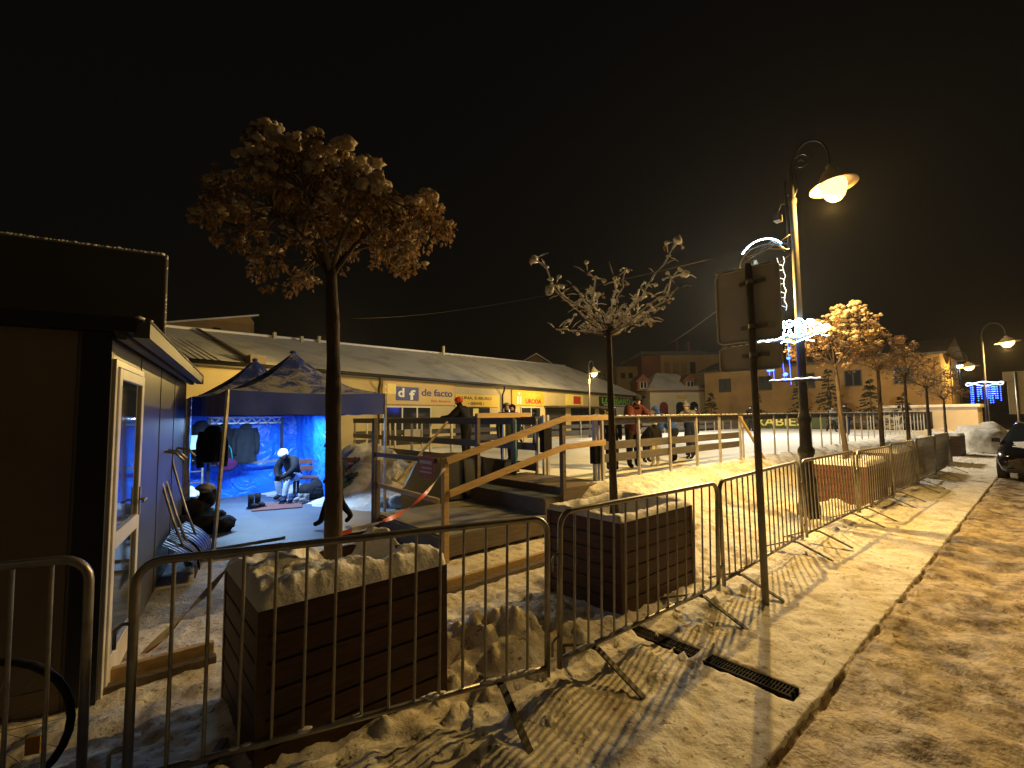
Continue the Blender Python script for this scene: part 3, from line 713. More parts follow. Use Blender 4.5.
# far back-to-front signboards at right edge
t = thing('direction_sign', 'pale signboard on a post at the right edge behind the car', 'sign', W(22.,.72), ANG-math.pi/2)
m = MB(); m.box((-.26,.0,2.66),(.30,.03,2.98)); m.build('sign_panel', CWALL, t, bev=.006)
m = MB(); m.box((-.18,.0,1.6),(.24,.03,2.655)); m.build('lower_panel', CWALL, t, bev=.006)
MB().tube([(.02,-.04,-.1),(.02,-.04,2.95)], .035, 8).build('post', GALV, t)

# ================================================================= CABIN
CA = math.atan2(.866, -.5)                               # along the side wall
K = Vector((-2.6, 2.98, 0)); 
# local: x runs back along the side wall, +y is into the cabin (to the left), door side at y=0
t = thing('site_cabin', 'dark grey cabin with a white framed glass door at left', 'cabin', K, CA)
LC, WC, HC = 4.5, 3.2, 2.30
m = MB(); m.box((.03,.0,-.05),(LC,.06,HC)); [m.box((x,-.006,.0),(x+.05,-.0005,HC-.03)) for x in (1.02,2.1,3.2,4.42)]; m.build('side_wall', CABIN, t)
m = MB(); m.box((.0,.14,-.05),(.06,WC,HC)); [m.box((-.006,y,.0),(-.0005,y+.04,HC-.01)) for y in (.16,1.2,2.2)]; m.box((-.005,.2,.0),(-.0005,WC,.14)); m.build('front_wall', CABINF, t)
m = MB(); m.box((-.03,-.012,-.05),(.028,.137,HC)); m.build('corner_post', DARK, t)
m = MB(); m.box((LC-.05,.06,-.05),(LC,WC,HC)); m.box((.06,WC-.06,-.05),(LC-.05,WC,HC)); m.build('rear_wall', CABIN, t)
m = MB(); m.box((-.06,-.14,HC+.004),(LC+.12,WC+.1,HC+.10)); m.build('roof', DARK, t)
m = MB(); m.bar((-.05,-.16,HC+.02),(LC+.12,-.16,HC+.02),.09,.10); m.tube([(-.05,-.19,HC+.09),(LC+.12,-.19,HC+.09)], .018, 6); m.bar((-.04,-.06,HC-.02),(LC+.1,-.06,HC-.02),.05,.05)
m.build('gutter', GREYTR, t)
m = MB(); rnd.seed(6)
for i in range(60): m.blob((i*.075, -.15+rnd.uniform(-.02,.02), HC+.105), rnd.uniform(.018,.035), (1.5,1.,.5), amp=.5, sub=1)
m.build('snow_cap', SNOW, t)
d0, d1, dz = .06, .92, 2.08
dr = MB(); fw = .075
for a, b in (((d0,-.045,.02),(d0+fw,-.002,dz)),((d1-fw,-.045,.02),(d1,-.002,dz)),((d0+fw,-.045,dz-fw),(d1-fw,-.002,dz)),((d0+fw,-.045,.02),(d1-fw,-.002,.20)),((d0+fw,-.045,.88),(d1-fw,-.002,.99))): dr.box(a, b)
dob = dr.build('door', WHITEP, t, bev=.006)
m = MB()
m.box((d0-.05,-.032,.0),(d0-.004,-.001,dz+.05)); m.box((d1+.004,-.032,.0),(d1+.05,-.001,dz+.05)); m.box((d0-.004,-.032,dz+.006),(d1+.004,-.001,dz+.05)); m.build('door_frame', WHITEP, t, bev=.004)
m = MB(); m.box((d0+fw,-.026,.99),(d1-fw,-.018,dz-fw)); m.box((d0+fw,-.026,.20),(d1-fw,-.018,.88)); m.build('pane', GLASS, dob)
m = MB(); m.box((d1-.062,-.055,.98),(d1-.02,-.046,1.2)); m.tube([(d1-.04,-.05,1.1),(d1-.04,-.09,1.1),(d1-.17,-.09,1.1)], .010, 6); m.build('handle', GALV, dob)
# rooftop hoarding with snowy rim
c30 = Vector((.866,.5,0)); PR = Vector((-3.66,4.8,0))
pl = t.matrix_basis.inverted()
t2 = thing('rooftop_signboard', 'large black board with a snow edged rim standing on the cabin roof', 'board', PR+Vector((0,0,2.406)), math.atan2(.5,.866))
m = MB(); m.box((-3.9,0,0),(0,.05,1.05)); m.build('board_panel', DARK, t2)
m = MB(); rnd.seed(7)
P = [(-3.9,.025,1.062),(-1.5,.025,1.062),(-.03,.025,1.062),(.006,.025,1.03),(.008,.025,.5),(.008,.025,.02)]
m.tube(P, .02, 8); m.build('rim', GREYTR, t2)
m = MB()
for i in range(130): m.blob((-3.9+i*.03,.0+.025,1.080), rnd.uniform(.016,.026), (1.4,1.1,.7), amp=.5, sub=1)
for i in range(40): m.blob((.016,.02,1.06-i*.026), rnd.uniform(.006,.016), (.8,1.,1.3), amp=.6, sub=1)
m.build('snow_cap', SNOW, t2)
for x in (-3.5,-1.9,-.35):
    MB().bar((x,.06,.0),(x,.06,.9),.05,.05).build('support_post', DARK, t2)

# ================================================================= TENTS
def tent(label, u, v, w, d, zl, zt, zp, legs, lean):
    t = thing('party_tent', label, 'tent', W(u, v, 0), ANG, 'blue pop-up tents')
    cx, cy = w/2, d/2; C = [(0,0),(w,0),(w,d),(0,d)]; m = MB()
    for i in range(4):
        a, b = C[i], C[(i+1)%4]
        def fn(s, r, a=a, b=b):
            x = lerp(a[0], b[0], s); y = lerp(a[1], b[1], s); k = r
            x, y = lerp(x, cx, k), lerp(y, cy, k)
            z = lerp(zt, zp, k**1.0) - .22*math.sin(math.pi*k)*(zp-zt)*(.55+.45*abs(2*s-1)) - .03*(1-k)*math.sin(math.pi*s) + .012*noise.noise(Vector((x*3,y*3,u)))
            return (x, y, z)
        m.grid(14, 14, fn)
    m.blob((cx,cy,zp-.005), .055, (1,1,.6), amp=.1)
    m.build('canopy', CANVAS, t)
    m = MB()
    for i in range(4):
        a, b = C[i], C[(i+1)%4]; nx, ny = (b[1]-a[1]), -(b[0]-a[0]); l = math.hypot(nx, ny); nx, ny = nx/l, ny/l
        def fn(s, r, a=a, b=b, nx=nx, ny=ny):
            x = lerp(a[0], b[0], s); y = lerp(a[1], b[1], s); o = .012 + .02*(1-r)*math.sin(s*23)*.6
            return (x+nx*o, y+ny*o, lerp(zl, zt, r) - .03*(r)*math.sin(math.pi*s) - .012*(1-r)*abs(math.sin(s*9)))
        m.grid(40, 6, fn)
    m.build('valance', VALANCE, t)
    for i in legs:
        x, y = C[i]; dx, dy = lean.get(i, (0,0)); MB().bar((x+dx,y+dy,-.02),(x,y,zt),.036,.036).build('leg', GALV, t)
        m = MB(); m.box((x+dx-.06,y+dy-.06,-.02),(x+dx+.06,y+dy+.06,.012)); m.build('foot_plate', GALV, t)
    m = MB()
    for i in range(4):
        a, b = C[i], C[(i+1)%4]; n = 4
        for k in range(n):
            p = (lerp(a[0],b[0],k/n), lerp(a[1],b[1],k/n)); q = (lerp(a[0],b[0],(k+1)/n), lerp(a[1],b[1],(k+1)/n)); z0, z1 = zt-.07, zt-.30
            p = (lerp(p[0],cx,.06), lerp(p[1],cy,.06)); q = (lerp(q[0],cx,.06), lerp(q[1],cy,.06))
            m.bar((p[0],p[1],z0),(q[0],q[1],z1),.02,.03); m.bar((p[0],p[1],z1),(q[0],q[1],z0),.02,.03)
    m.build('truss', GALV, t)
    return t
TW = 2.38
tent1 = tent('front blue tent with patchy snow on its peaked roof', 1.14, 7.08, 2.22, 2.30, 1.79, 2.12, 2.84, (0,1,2), {0:(-.13,-.10)})
tent2 = tent('rear blue tent mostly hidden behind the front one', 1.0, 9.50, TW, 2.45, 1.79, 2.12, 2.96, (1,2,3), {})
# tarp walls hung inside the rear tent
def tarp(m, p, q, z0, z1, n, seed):
    p = Vector(p); q = Vector(q); d = (q-p).normalized(); nn = Vector((-d.y, d.x, 0))
    def fn(s, r):
        x = p.lerp(q, s); w = .05*noise.noise(Vector((s*3.5+seed, r*1.6, 0))) + .025*noise.noise(Vector((s*9+r*3, r*5, seed)))
        w += .03*math.sin(s*22+seed)*(r) ; o = x + nn*w; return (o.x, o.y, lerp(z0, z1, r)+.02*math.sin(s*14)*r)
    m.grid(n, 18, fn)
m = MB(); tarp(m, (-.0,2.42,.03), (TW,2.42,.03), .02, 2.1, 50, 1.); m.build('back_curtain', TARP, tent2)
m = MB(); tarp(m, (TW,2.40,.03), (TW-.02,.05,.03), .02, 2.1, 50, 5.); m.build('side_curtain', TARP, tent2)
m = MB(); tarp(m, (.0,.05,.03), (.0,2.40,.03), .02, 2.1, 40, 9.); m.build('side_curtain', TARP, tent2)
for (x, y, xx, L) in [(.42,1.0,1,'short fluorescent tube at the left of the rear tent'),(1.1,.8,1,'fluorescent tube above the coat rack in the rear tent'),(2.05,.8,1,'fluorescent tube in the right corner of the rear tent')]:
    g = W(1.0+x, 9.5+y, 1.92); l = thing('tube_light', L, 'lamp', g, ANG, 'tube lights in the rear tent')
    m = MB(); m.box((-.24,-.03,.018),(.24,.03,.05)); m.build('batten', WHITEP, l); MB().tube([(-.23,0,0),(.23,0,0)], .016, 8).build('tube', TUBE, l)
    m = MB(); m.tube([(-.2,0,.05),(-.2,0,.30)], .003, 4); m.tube([(.2,0,.05),(.2,0,.30)], .003, 4); m.build('hanger', IRON, l)
A = bpy.data.lights.new('tent_tube_glow', 'AREA'); A.shape = 'RECTANGLE'; A.size = 1.6; A.size_y = .06; A.energy = 190.; A.color = (.42,.68,1.)
o = bpy.data.objects.new('tent_tube_glow', A); COL.objects.link(o); o.parent = tent2; o.location = (1.25,.62,1.76)

# floor of the tents
m = MB(); m.box((.75,6.9,-.04),(3.75,11.95,.018)); struct(m.build('tent_floor', MATTING, rz=ANG))
m = MB(); m.box((.0,0,0),(1.15,3.9,.03)); tag(m.build('floor_mat', MATTING, loc=W(.78,7.25,.022), rz=ANG, bev=.005), 'grey rubber mat sheet with a raised edge in the tent mouth', 'mat')
m = MB(); m.box((0,0,0),(.85,.75,.015)); tag(m.build('rug', REDMAT, loc=W(2.0,9.75,.022), rz=ANG+R(-18), bev=.004), 'red brown rug in front of the bench inside the tent', 'rug')

# ================================================================= TENT CONTENTS
def TL(x, y, z=0.): return W(1.0+x, 9.5+y, z)
rnd.seed(9)
t = thing('coat_rack', 'tall coat rack with a latticed top bar against the blue tarp', 'coat rack', TL(.55,2.15,.02), ANG)
for x in (0,1.42): MB().bar((x,0,0),(x,0,1.74),.05,.05).build('post', IRON, t)
m = MB(); m.bar((0,0,1.74),(1.42,0,1.74),.03,.03); m.bar((0,0,1.62),(1.42,0,1.62),.03,.03)
for i in range(14): m.bar((i*.1,0,1.62 if i%2 else 1.74),((i+1)*.1,0,1.74 if i%2 else 1.62),.015,.015)
m.bar((0,0,.75),(1.42,0,.75),.03,.05); m.build('top_bar', GALV, t)
for i in range(7): MB().tube([(.12+i*.2,-.02,1.62),(.12+i*.2,-.09,1.60),(.12+i*.2,-.10,1.66)], .006, 5).build('hook', GALV, t)
def coat(label, loc, w, h, mat, seed, group='coats hanging on the rack'):
    rnd.seed(seed); t = thing('hanging_coat', label, 'coat', loc, ANG, group)
    def body(a, b):
        th = a*2*math.pi; zz = -h*b; sh = lerp(.14, 1., sstep(0,.16,b))*lerp(.82,1.05,b)
        k = 1+.16*math.sin(th*5+b*3+seed)*b
        return (w/2*sh*math.cos(th)*k, -.02+.10*sh*math.sin(th)*k, zz)
    MB().grid(28, 16, body).build('coat_body', mat, t)
    for s in (-1,1):
        m = MB(); P = [(s*w*.40,0,-.10),(s*w*.52,-.03,-.28),(s*w*.54,-.05,-.5),(s*w*.50,-.06,-.66)]
        m.tube(P, [.065,.062,.055,.05], 10); m.build('sleeve', mat, t)
    m = MB(); m.blob((0,-.06,-.06), .10, (1.2,.7,.8), amp=.2); m.build('hood', mat, t)
    return t
coat('slate grey hooded coat hanging at the right of the rack', TL(1.20,2.02,1.62), .42, .82, C_COAT, 1)
coat('black jacket hanging in the middle of the rack', TL(.78,2.02,1.62), .40, .70, C_DCOAT, 2)
coat('dark jacket hanging low at the left of the rack', TL(.42,2.0,1.45), .40, .62, C_DCOAT, 3)
coat('black jacket hanging on the front left of the rack', TL(.36,1.8,1.70), .38, .6, C_DCOAT, 4)
t = thing('shoulder_bag', 'purple bag with teal straps hanging below the coats', 'bag', TL(.86,1.95,.62), ANG)
m = MB(); m.blob((0,0,.15), .15, (1.15,.5,.95), amp=.25, sub=3); m.build('bag_body', C_PURPLE, t)
for y in (-.04,.04): MB().tube([(-.09,y,.27),(-.06,y,.48),(0,y,.58),(.06,y,.48),(.09,y,.27)], .014, 6).build('strap', C_TEAL, t)
def bench(loc, rz):
    t = thing('bench', 'red brown bench piled with bags inside the tent', 'bench', loc, rz)
    m = MB()
    for i in range(3): m.box((0,i*.13,.42),(1.4,i*.13+.11,.455))
    m.build('seat', REDMAT, t, bev=.006)
    m = MB()
    for i in range(2): m.box((0,.42+i*.03,.55+i*.15),(1.4,.45+i*.03,.66+i*.15))
    m.build('backrest', REDMAT, t, bev=.006)
    for x in (.08,1.26):
        for y in (.03,.35): MB().box((x,y,0),(x+.05,y+.05,.42)).build('leg', IRON, t)
        MB().bar((x+.025,.40,.40),(x+.025,.485,.82),.045,.04).build('back_post', IRON, t)
BP = TL(1.86,1.10,.02)
bench(BP, ANG+R(-28))
BM = Matrix.Translation(BP) @ Matrix.Rotation(ANG+R(-28), 4, 'Z')
def BL(x, y, z): return BM @ Vector((x, y, z))
def heap(name, label, cat, loc, r, sq, mat, parts=(), seed=0, group=None, extra=()):
    rnd.seed(seed); m = MB(); m.blob((0,0,r*sq[2]*.9), r, sq, amp=.45, fr=1.8, sub=3)
    for (c, rr, s2) in extra: m.blob(c, rr, s2, amp=.4, fr=2., sub=3)
    o = m.build(name, mat, loc=loc, rz=ANG); return tag(o, label, cat, group)
t = thing('towel', 'tan towel draped over the bench back', 'towel', BL(.62,.46,.0), ANG+R(-28))
m = MB(); m.grid(12, 16, lambda a, b: (-.16+.32*a+.03*math.sin(b*5), (-.10 if b < .5 else .06)+.02*math.sin(a*9), .84-.40*abs(b-.48)*1.6)); m.build('towel_cloth', C_TAN, t)
heap('backpack', 'black backpack on the floor before the bench', 'bag', BL(.55,-.22,.0), .22, (1.1,.8,.95), C_BLACK, seed=2, extra=[((.05,-.16,.15),.12,(1,.6,1.))])
heap('rucksack', 'black rucksack lying on the bench seat', 'bag', BL(.95,.15,.46), .20, (1.1,.8,.9), C_NAVY, seed=3)
heap('clothes_bundle', 'dark bundle of clothes beside the bench end, nearest the trunk', 'clothes', BL(1.2,-.1,.0), .24, (1.2,.9,.8), C_DGREEN, seed=4, extra=[((.2,.05,.42),.15,(1.2,.8,.7))])
def boots(label, loc, rz, mat, h=.24):
    t = thing('pair_of_boots', label, 'boots', loc, rz, 'footwear on the tent floor')
    for s in (-1,1):
        m = MB(); m.lathe([(.055,.03),(.052,h*.6),(.056,h),(.046,h),(.04,h*.5)], 12, 0, Matrix.Translation((0,s*.075,0))); m.blob((.09,s*.075,.05), .065, (1.5,.75,.75), amp=.1)
        m.box((-.06,s*.075-.05,0),(.19,s*.075+.05,.022)); m.build('boot', mat, t)
boots('pair of black boots standing on the edge of the red brown rug', TL(1.12,.62,.03), ANG+R(-60), C_BLACK, .26)
boots('pair of dark shoes on the rug before the bench', TL(1.75,.72,.04), ANG+R(-120), C_NAVY, .14)
boots('pair of pale skates lying on the rug', TL(2.0,.55,.04), ANG+R(-150), C_GREY, .16)
# left side clutter
t = thing('step_ladder', 'metal step ladder standing against the tarp at the left of the rear tent', 'ladder', TL(.12,1.85,.02), ANG)
for x in (0,.30): MB().bar((x,0,0),(x,.12,1.55),.035,.03).build('rail', GALV, t)
for i in range(6): MB().bar((0,.02*i+.02,.22+i*.22),(.30,.02*i+.02,.22+i*.22),.05,.02).build('rung', GALV, t)
o = tag(MB().blob((0,0,0), .075, amp=.02, sub=3).build('balloon', pm('red_balloon', (.75,.05,.05), .3), loc=TL(.05,1.6,1.48)), 'small red balloon hanging by the ladder', 'balloon')
m = MB(); m.box((-.13,-.004,-.14),(.13,.004,.14)); tag(m.build('notice', pm('pale_blue_paper', (.45,.58,.62), .7), loc=TL(.22,1.62,1.28), rz=ANG+R(5)), 'pale notice sheet hanging on the ladder', 'notice')
t = thing('crate', 'crate of white bags beneath the ladder', 'crate', TL(.0,1.25,.02), ANG)
m = MB(); m.box((0,0,0),(.42,.3,.03)); 
for z in (.05,.13,.21): m.box((0,0,z),(.42,.012,z+.05)); m.box((0,.288,z),(.42,.3,z+.05)); m.box((0,.012,z),(.012,.288,z+.05)); m.box((.408,.012,z),(.42,.288,z+.05))
m.build('crate_body', OLDWOOD, t)
tag(MB().blob((.12,.1,.08), .16, (1.1,.9,.7), amp=.5, sub=3).blob((.30,.16,.06), .12, (1,1,.7), amp=.5, sub=3).build('plastic_bag', C_WHITE, loc=TL(.0,1.25,.22), rz=ANG), 'crumpled white plastic bags lying in the crate', 'bag')
heap('coat_heap', 'black bags heaped on the floor beside the left tent leg', 'bags', W(1.08,8.35,.03), .25, (1.15,.95,.75), C_DCOAT, seed=12, extra=[((.18,-.12,.13),.16,(1.2,1,.8)),((-.12,.1,.36),.15,(1.1,.9,1.1)),((.05,.12,.52),.12,(.9,.8,1.3))])
coat('black jacket hanging from the tent frame beside the left leg', W(1.24,8.95,1.62), .32, .58, C_DCOAT, 7)
heap('cap', 'grey cap lying on top of the heaped black bags', 'hat', W(1.08,8.28,.66), .11, (1.1,.9,.55), C_GREY, seed=13)
heap('sports_bag', 'black sports bag on the floor left of the heaped black bags', 'bag', W(.62,8.25,.03), .25, (1.2,.8,.75), C_BLACK, seed=14)

# shovels leaning on cabin wall
def shovel(label, loc, rz, hue):
    t = thing('snow_shovel', label, 'shovel', loc, rz, 'snow pushers leaning on the cabin wall')
    P = [(0,-.05,.30),(0,.06,.62),(0,.15,.95),(0,.21,1.18),(0,.22,1.30),(0,.17,1.38),(0,.06,1.36),(0,-.02,1.27)]
    MB().tube(P, .014, 8).build('handle', GALV, t)
    def sc_(a, b): x = -.30+.60*a; return (x, -.18+.22*b-.09*math.sin(b*math.pi*.9)+.10*b*b, .02+.40*b)
    m = MB(); m.grid(10, 12, sc_)
    for i in range(6): m.tube([sc_(.08+.168*i, k/8.) for k in range(9)], .008, 5)
    m.build('scoop', hue, t)
S = lambda s, off: K + Vector((-.5,.866,0))*s + Vector((.866,.5,0))*off
sr = CA - math.pi/2 + math.pi/2
for i, (s, off, a, lab, mt) in enumerate([(2.55,.16,0,'snow pusher leaning on the cabin wall, nearest of the three',PLASTIC),(2.85,.16,4,'snow pusher leaning on the cabin wall, middle of the three',PLASTIC),(3.2,.22,-6,'dark blue snow pusher leaning on the cabin wall, farthest of the three',NAVY)]):
    shovel(lab, S(s, off), CA+R(a), mt)

# ================================================================= PEOPLE
def person(label, loc, rz, h, pose, jac, tro, sho, head=None, hat=None, hair=HAIR, group=None, holds=None, scarf=None, pom=False):
    """skinned continuous body facing local +x"""
    t = thing('person', label, 'person', loc, rz, group)
    J = {'pel':(0,0,.525),'bel':(.005,0,.61),'che':(.0,0,.73),'nec':(0,0,.835),'hed':(.012,0,.895),'cro':(.012,0,.955),
         'nos':(.062,0,.905),
         'shL':(0,.10,.80),'elL':(-.01,.125,.64),'wrL':(.03,.13,.50),'haL':(.045,.128,.455),
         'hiL':(0,.052,.50),'knL':(.015,.058,.285),'anL':(0,.058,.055),'toL':(.085,.066,.028)}
    for k in list(J):
        if k.endswith('L'): J[k[:-1]+'R'] = (J[k][0], -J[k][1], J[k][2])
    lean = pose.get('lean', 0.); up = ['bel','che','nec','hed','cro','nos','shL','shR','elL','elR','wrL','wrR','haL','haR']
    J = {k: Vector(v) for k, v in J.items()}
    Mx = Matrix.Rotation(R(lean), 3, 'Y'); pv = J['pel'].copy()
    for k in up: J[k] = pv + Mx @ (J[k]-pv)
    hd = pose.get('head', 0.); Mh = Matrix.Rotation(R(hd), 3, 'Y')
    for k in ('hed','cro','nos'): J[k] = J['nec'] + Mh @ (J[k]-J['nec'])
    for k, v in pose.get('set', {}).items(): J[k] = Vector(v)
    sh = pose.get('drop', 0.)
    for k in J: J[k] = (J[k]+Vector((0,0,sh)))*h
    E = [('pel','bel'),('bel','che'),('che','nec'),('nec','hed'),('hed','cro'),('hed','nos'),('che','shL'),('shL','elL'),('elL','wrL'),('wrL','haL'),('che','shR'),('shR','elR'),('elR','wrR'),('wrR','haR'),
         ('pel','hiL'),('hiL','knL'),('knL','anL'),('anL','toL'),('pel','hiR'),('hiR','knR'),('knR','anR'),('anR','toR')]
    Rd = {'pel':.082,'bel':.080,'che':.090,'nec':.036,'hed':.052,'cro':.040,'nos':.013,'sh':.052,'el':.040,'wr':.030,'ha':.026,'hi':.066,'kn':.048,'an':.034,'to':.026}
    names = list(J); idx = {n: i for i, n in enumerate(names)}
    me = bpy.data.meshes.new('body'); me.from_pydata([J[n] for n in names], [(idx[a], idx[b]) for a, b in E], []); me.update()
    o = bpy.data.objects.new('body', me); COL.objects.link(o)
    o.modifiers.new('skin', 'SKIN'); sb = o.modifiers.new('sub', 'SUBSURF'); sb.levels = sb.render_levels = 2
    if not me.skin_vertices: bpy.context.view_layer.objects.active = o
    sl = me.skin_vertices[0].data
    for n in names:
        r = Rd.get(n, Rd.get(n[:2], .04))*h*(pose.get('bulk', 1.) if n[:3] in ('bel','che','pel','shL','shR','elL','elR') else 1.)
        sl[idx[n]].radius = (r, r*1.0); sl[idx[n]].use_root = (n == 'pel')
    dg = bpy.context.evaluated_depsgraph_get(); dg.update()
    em = bpy.data.meshes.new_from_object(o.evaluated_get(dg)); bpy.data.objects.remove(o)
    for mt in (jac, tro, sho, head or SKIN): em.materials.append(mt)
    zone = {}
    for a, b in E:
        k = a+b
        zone[(a, b)] = 3 if ('hed' in k or k == 'nechec') else (3 if b[:2] == 'ha' else (2 if b[:2] == 'to' else (1 if b[:2] in ('kn','an','hi') else 0)))
    segs = [(J[a], J[b], zone[(a, b)]) for a, b in E]
    for p in em.polygons:
        c = p.center; best = 1e9; z = 0
        for a, b, zz in segs:
            d = b-a; s = max(0, min(1, (c-a).dot(d)/max(1e-9, d.length_squared))); q = (c-(a+d*s)).length - (.04*h if zz == 0 else 0)
            if q < best: best = q; z = zz
        p.material_index = z; p.use_smooth = True
    bo = bpy.data.objects.new('body', em); COL.objects.link(bo); bo.parent = t
    ax = (J['cro']-J['hed']).normalized(); fw = (J['nos']-J['hed']); fw = (fw-ax*fw.dot(ax)).normalized(); sd = ax.cross(fw)
    Mt = Matrix(((fw.x,sd.x,ax.x,J['hed'].x),(fw.y,sd.y,ax.y,J['hed'].y),(fw.z,sd.z,ax.z,J['hed'].z),(0,0,0,1)))
    m = MB(); s = h
    for y in (-.018,.018): m.blob(Mt @ Vector((.050*s,y*s,.016*s)), .007*s, amp=0, sub=1)
    m.build('eyes', BLACK, t)
    m = MB(); V = []
    vs, fs = ICO[3]; keep = [i for i, p in enumerate(vs) if p.z > (.05 if p.x > .2 else -.55)]; mp = {k: i for i, k in enumerate(keep)}
    m.add([Mt @ Vector((vs[i].x*.066*s-.004*s, vs[i].y*.064*s, vs[i].z*.062*s+.036*s)) for i in keep], [[mp[i] for i in f] for f in fs if all(i in mp for i in f)], 0, True)
    if pom: m.blob(Mt @ Vector((0,0,.115*s)), .028*s, amp=.3)
    m.build('hat' if hat else 'hair', hat or hair, t)
    m = MB(); P = [J['nec']+Vector((math.cos(a*.52)*.05*s, math.sin(a*.52)*.05*s, -.005*s)) for a in range(13)]; m.tube(P, .018*s, 6, cap=False); m.build('collar', scarf or jac, t)
    return t
STAND = dict(); 
SK = dict(lean=14, bulk=1.1, set={'knL':(.09,.06,.29),'anL':(.12,.07,.055),'toL':(.20,.08,.03),'knR':(-.02,-.08,.28),'anR':(-.14,-.12,.07),'toR':(-.06,-.14,.035),'elR':(.02,-.20,.66),'wrR':(.12,-.22,.60),'haR':(.16,-.22,.59)})
LEANR = dict(lean=18, bulk=1.12, set={'elL':(.20,.16,.66),'wrL':(.33,.13,.66),'haL':(.37,.12,.655),'elR':(.20,-.16,.66),'wrR':(.33,-.13,.66),'haR':(.37,-.12,.655)})
BEND = dict(lean=48, bulk=1.12, head=-25, set={'elL':(.22,.12,.55),'wrL':(.28,.10,.42),'haL':(.29,.09,.38),'elR':(.22,-.12,.55),'wrR':(.28,-.10,.42),'haR':(.29,-.09,.38),'knL':(.05,.06,.28),'knR':(.05,-.06,.28)})
WALK = dict(lean=10, bulk=1.15, head=8, set={'knL':(.10,.05,.29),'anL':(.17,.05,.075),'toL':(.25,.055,.05),'knR':(-.03,-.05,.28),'anR':(-.16,-.05,.10),'toR':(-.09,-.06,.03),'elL':(-.06,.14,.63),'wrL':(-.02,.15,.49),'haL':(0,.15,.45),'elR':(.05,-.14,.63),'wrR':(.13,-.13,.52),'haR':(.16,-.12,.485)})
SIT = dict(lean=32, bulk=1.15, head=18, drop=-.235, set={'hiL':(.03,.055,.52),'hiR':(.03,-.055,.52),'knL':(.25,.09,.545),'anL':(.30,.09,.30),'toL':(.39,.10,.275),'knR':(.25,-.08,.545),'anR':(.20,-.08,.30),'toR':(.29,-.085,.275),
     'elL':(.20,.14,.64),'wrL':(.27,.06,.56),'haL':(.29,.03,.545),'elR':(.20,-.14,.64),'wrR':(.27,-.06,.56),'haR':(.29,-.03,.545)})
person('person in white knit hat and pale jeans sitting on the tent bench', BL(.12,.16,.0), ANG+R(-148), 1.62, SIT, C_BLACK, C_JEANS, C_BLACK, hat=C_WHITE)
person('dark clothed person walking past behind the nearest tree trunk', (-2.80,7.46,0.02), R(198), 1.36, WALK, C_BLACK, C_BLACK, C_BLACK, hat=C_BLACK)
Z = .615
GP = 'people at the ice rink'
person('person in a maroon jacket and black hat standing tall at the near rail', W(8.25,5.75,Z), R(-70), 1.56, dict(LEANR, bulk=1.35), C_MAROON, C_BLACK, C_BLACK, hat=C_BLACK, group=GP)
person('person in a black jacket and pale hat beside the maroon jacket', W(7.75,5.9,Z), R(-100), 1.32, STAND, C_BLACK, C_BLACK, C_BLACK, hat=C_WHITE, group=GP)
person('child in cream trousers at the near rail', W(8.85,5.6,Z), R(100), 1.0, dict(bulk=1.15), C_BLACK, C_CREAM, C_CREAM, hat=C_CREAM, group=GP)
person('person in a blue jacket bending over behind the near rail', W(10.0,5.8,Z), R(170), 1.5, dict(BEND, bulk=1.3), C_BLUE, C_BLACK, C_BLACK, hat=C_BLUE, group=GP)
person('child with a pink hat and navy jacket behind the near rail', W(10.9,5.9,Z), R(200), 1.08, dict(bulk=1.15), C_NAVY, C_NAVY, C_BLACK, hat=C_PINK, group=GP)
person('person in grey with a white bobble hat leaning by the near rail', W(11.7,6.3,Z), R(220), 1.45, dict(LEANR), C_GREY, C_BLACK, C_BLACK, hat=C_GREY, pom=True, group=GP)
person('dark clothed child between the maroon and blue jackets', W(9.4,6.2,Z), R(-60), 1.15, BEND, C_BLACK, C_BLACK, C_BLACK, hat=C_BLACK, group=GP)
person('skater in navy gliding across the middle of the ice', W(10.82,11.23,Z), R(150), 1.36, SK, C_NAVY, C_NAVY, C_BLACK, hat=C_BLACK, group=GP)
person('skater half hidden behind the navy skater, with an orange hat', W(11.6,13.2,Z), R(180), 1.3, SK, C_BLACK, C_BLACK, C_BLACK, hat=C_RED, group=GP)
person('person in a red hat leaning on the far left rail', W(6.6,9.4,Z), R(160), 1.66, LEANR, C_BLACK, C_BLACK, C_BLACK, hat=C_RED, group=GP)
person('person in a grey hat standing at the rail near the ramp', W(6.5,7.75,Z), R(-80), 1.42, dict(bulk=1.15), C_DGREEN, C_BLACK, C_BLACK, hat=C_GREY, group=GP)
person('person in a black hat and navy coat behind the ramp rail', W(7.4,8.6,Z), R(-120), 1.42, dict(bulk=1.1), C_NAVY, C_BLACK, C_BLACK, hat=C_BLACK, group=GP)
person('dark spectator standing beyond the far rink rail, left of the lamp post', W(30.,12.2,Z), R(-140), 1.6, STAND, C_BLACK, C_BLACK, C_BLACK, hat=C_BLACK, group=GP)
person('spectator in a maroon coat beyond the signpost', W(24.,12.6,Z), R(-140), 1.5, STAND, C_MAROON, C_BLACK, C_BLACK, hat=C_BLACK, group=GP)
person('dark skater far down the ice, right of the lamp post', W(27.,6.5,Z), R(-150), 1.6, SK, C_BLACK, C_NAVY, C_BLACK, hat=C_BLACK, group=GP)
person('skater in grey far down the ice near the end banner', W(31.,8.2,Z), R(-100), 1.5, SK, C_GREY, C_BLACK, C_BLACK, hat=C_BLACK, group=GP)

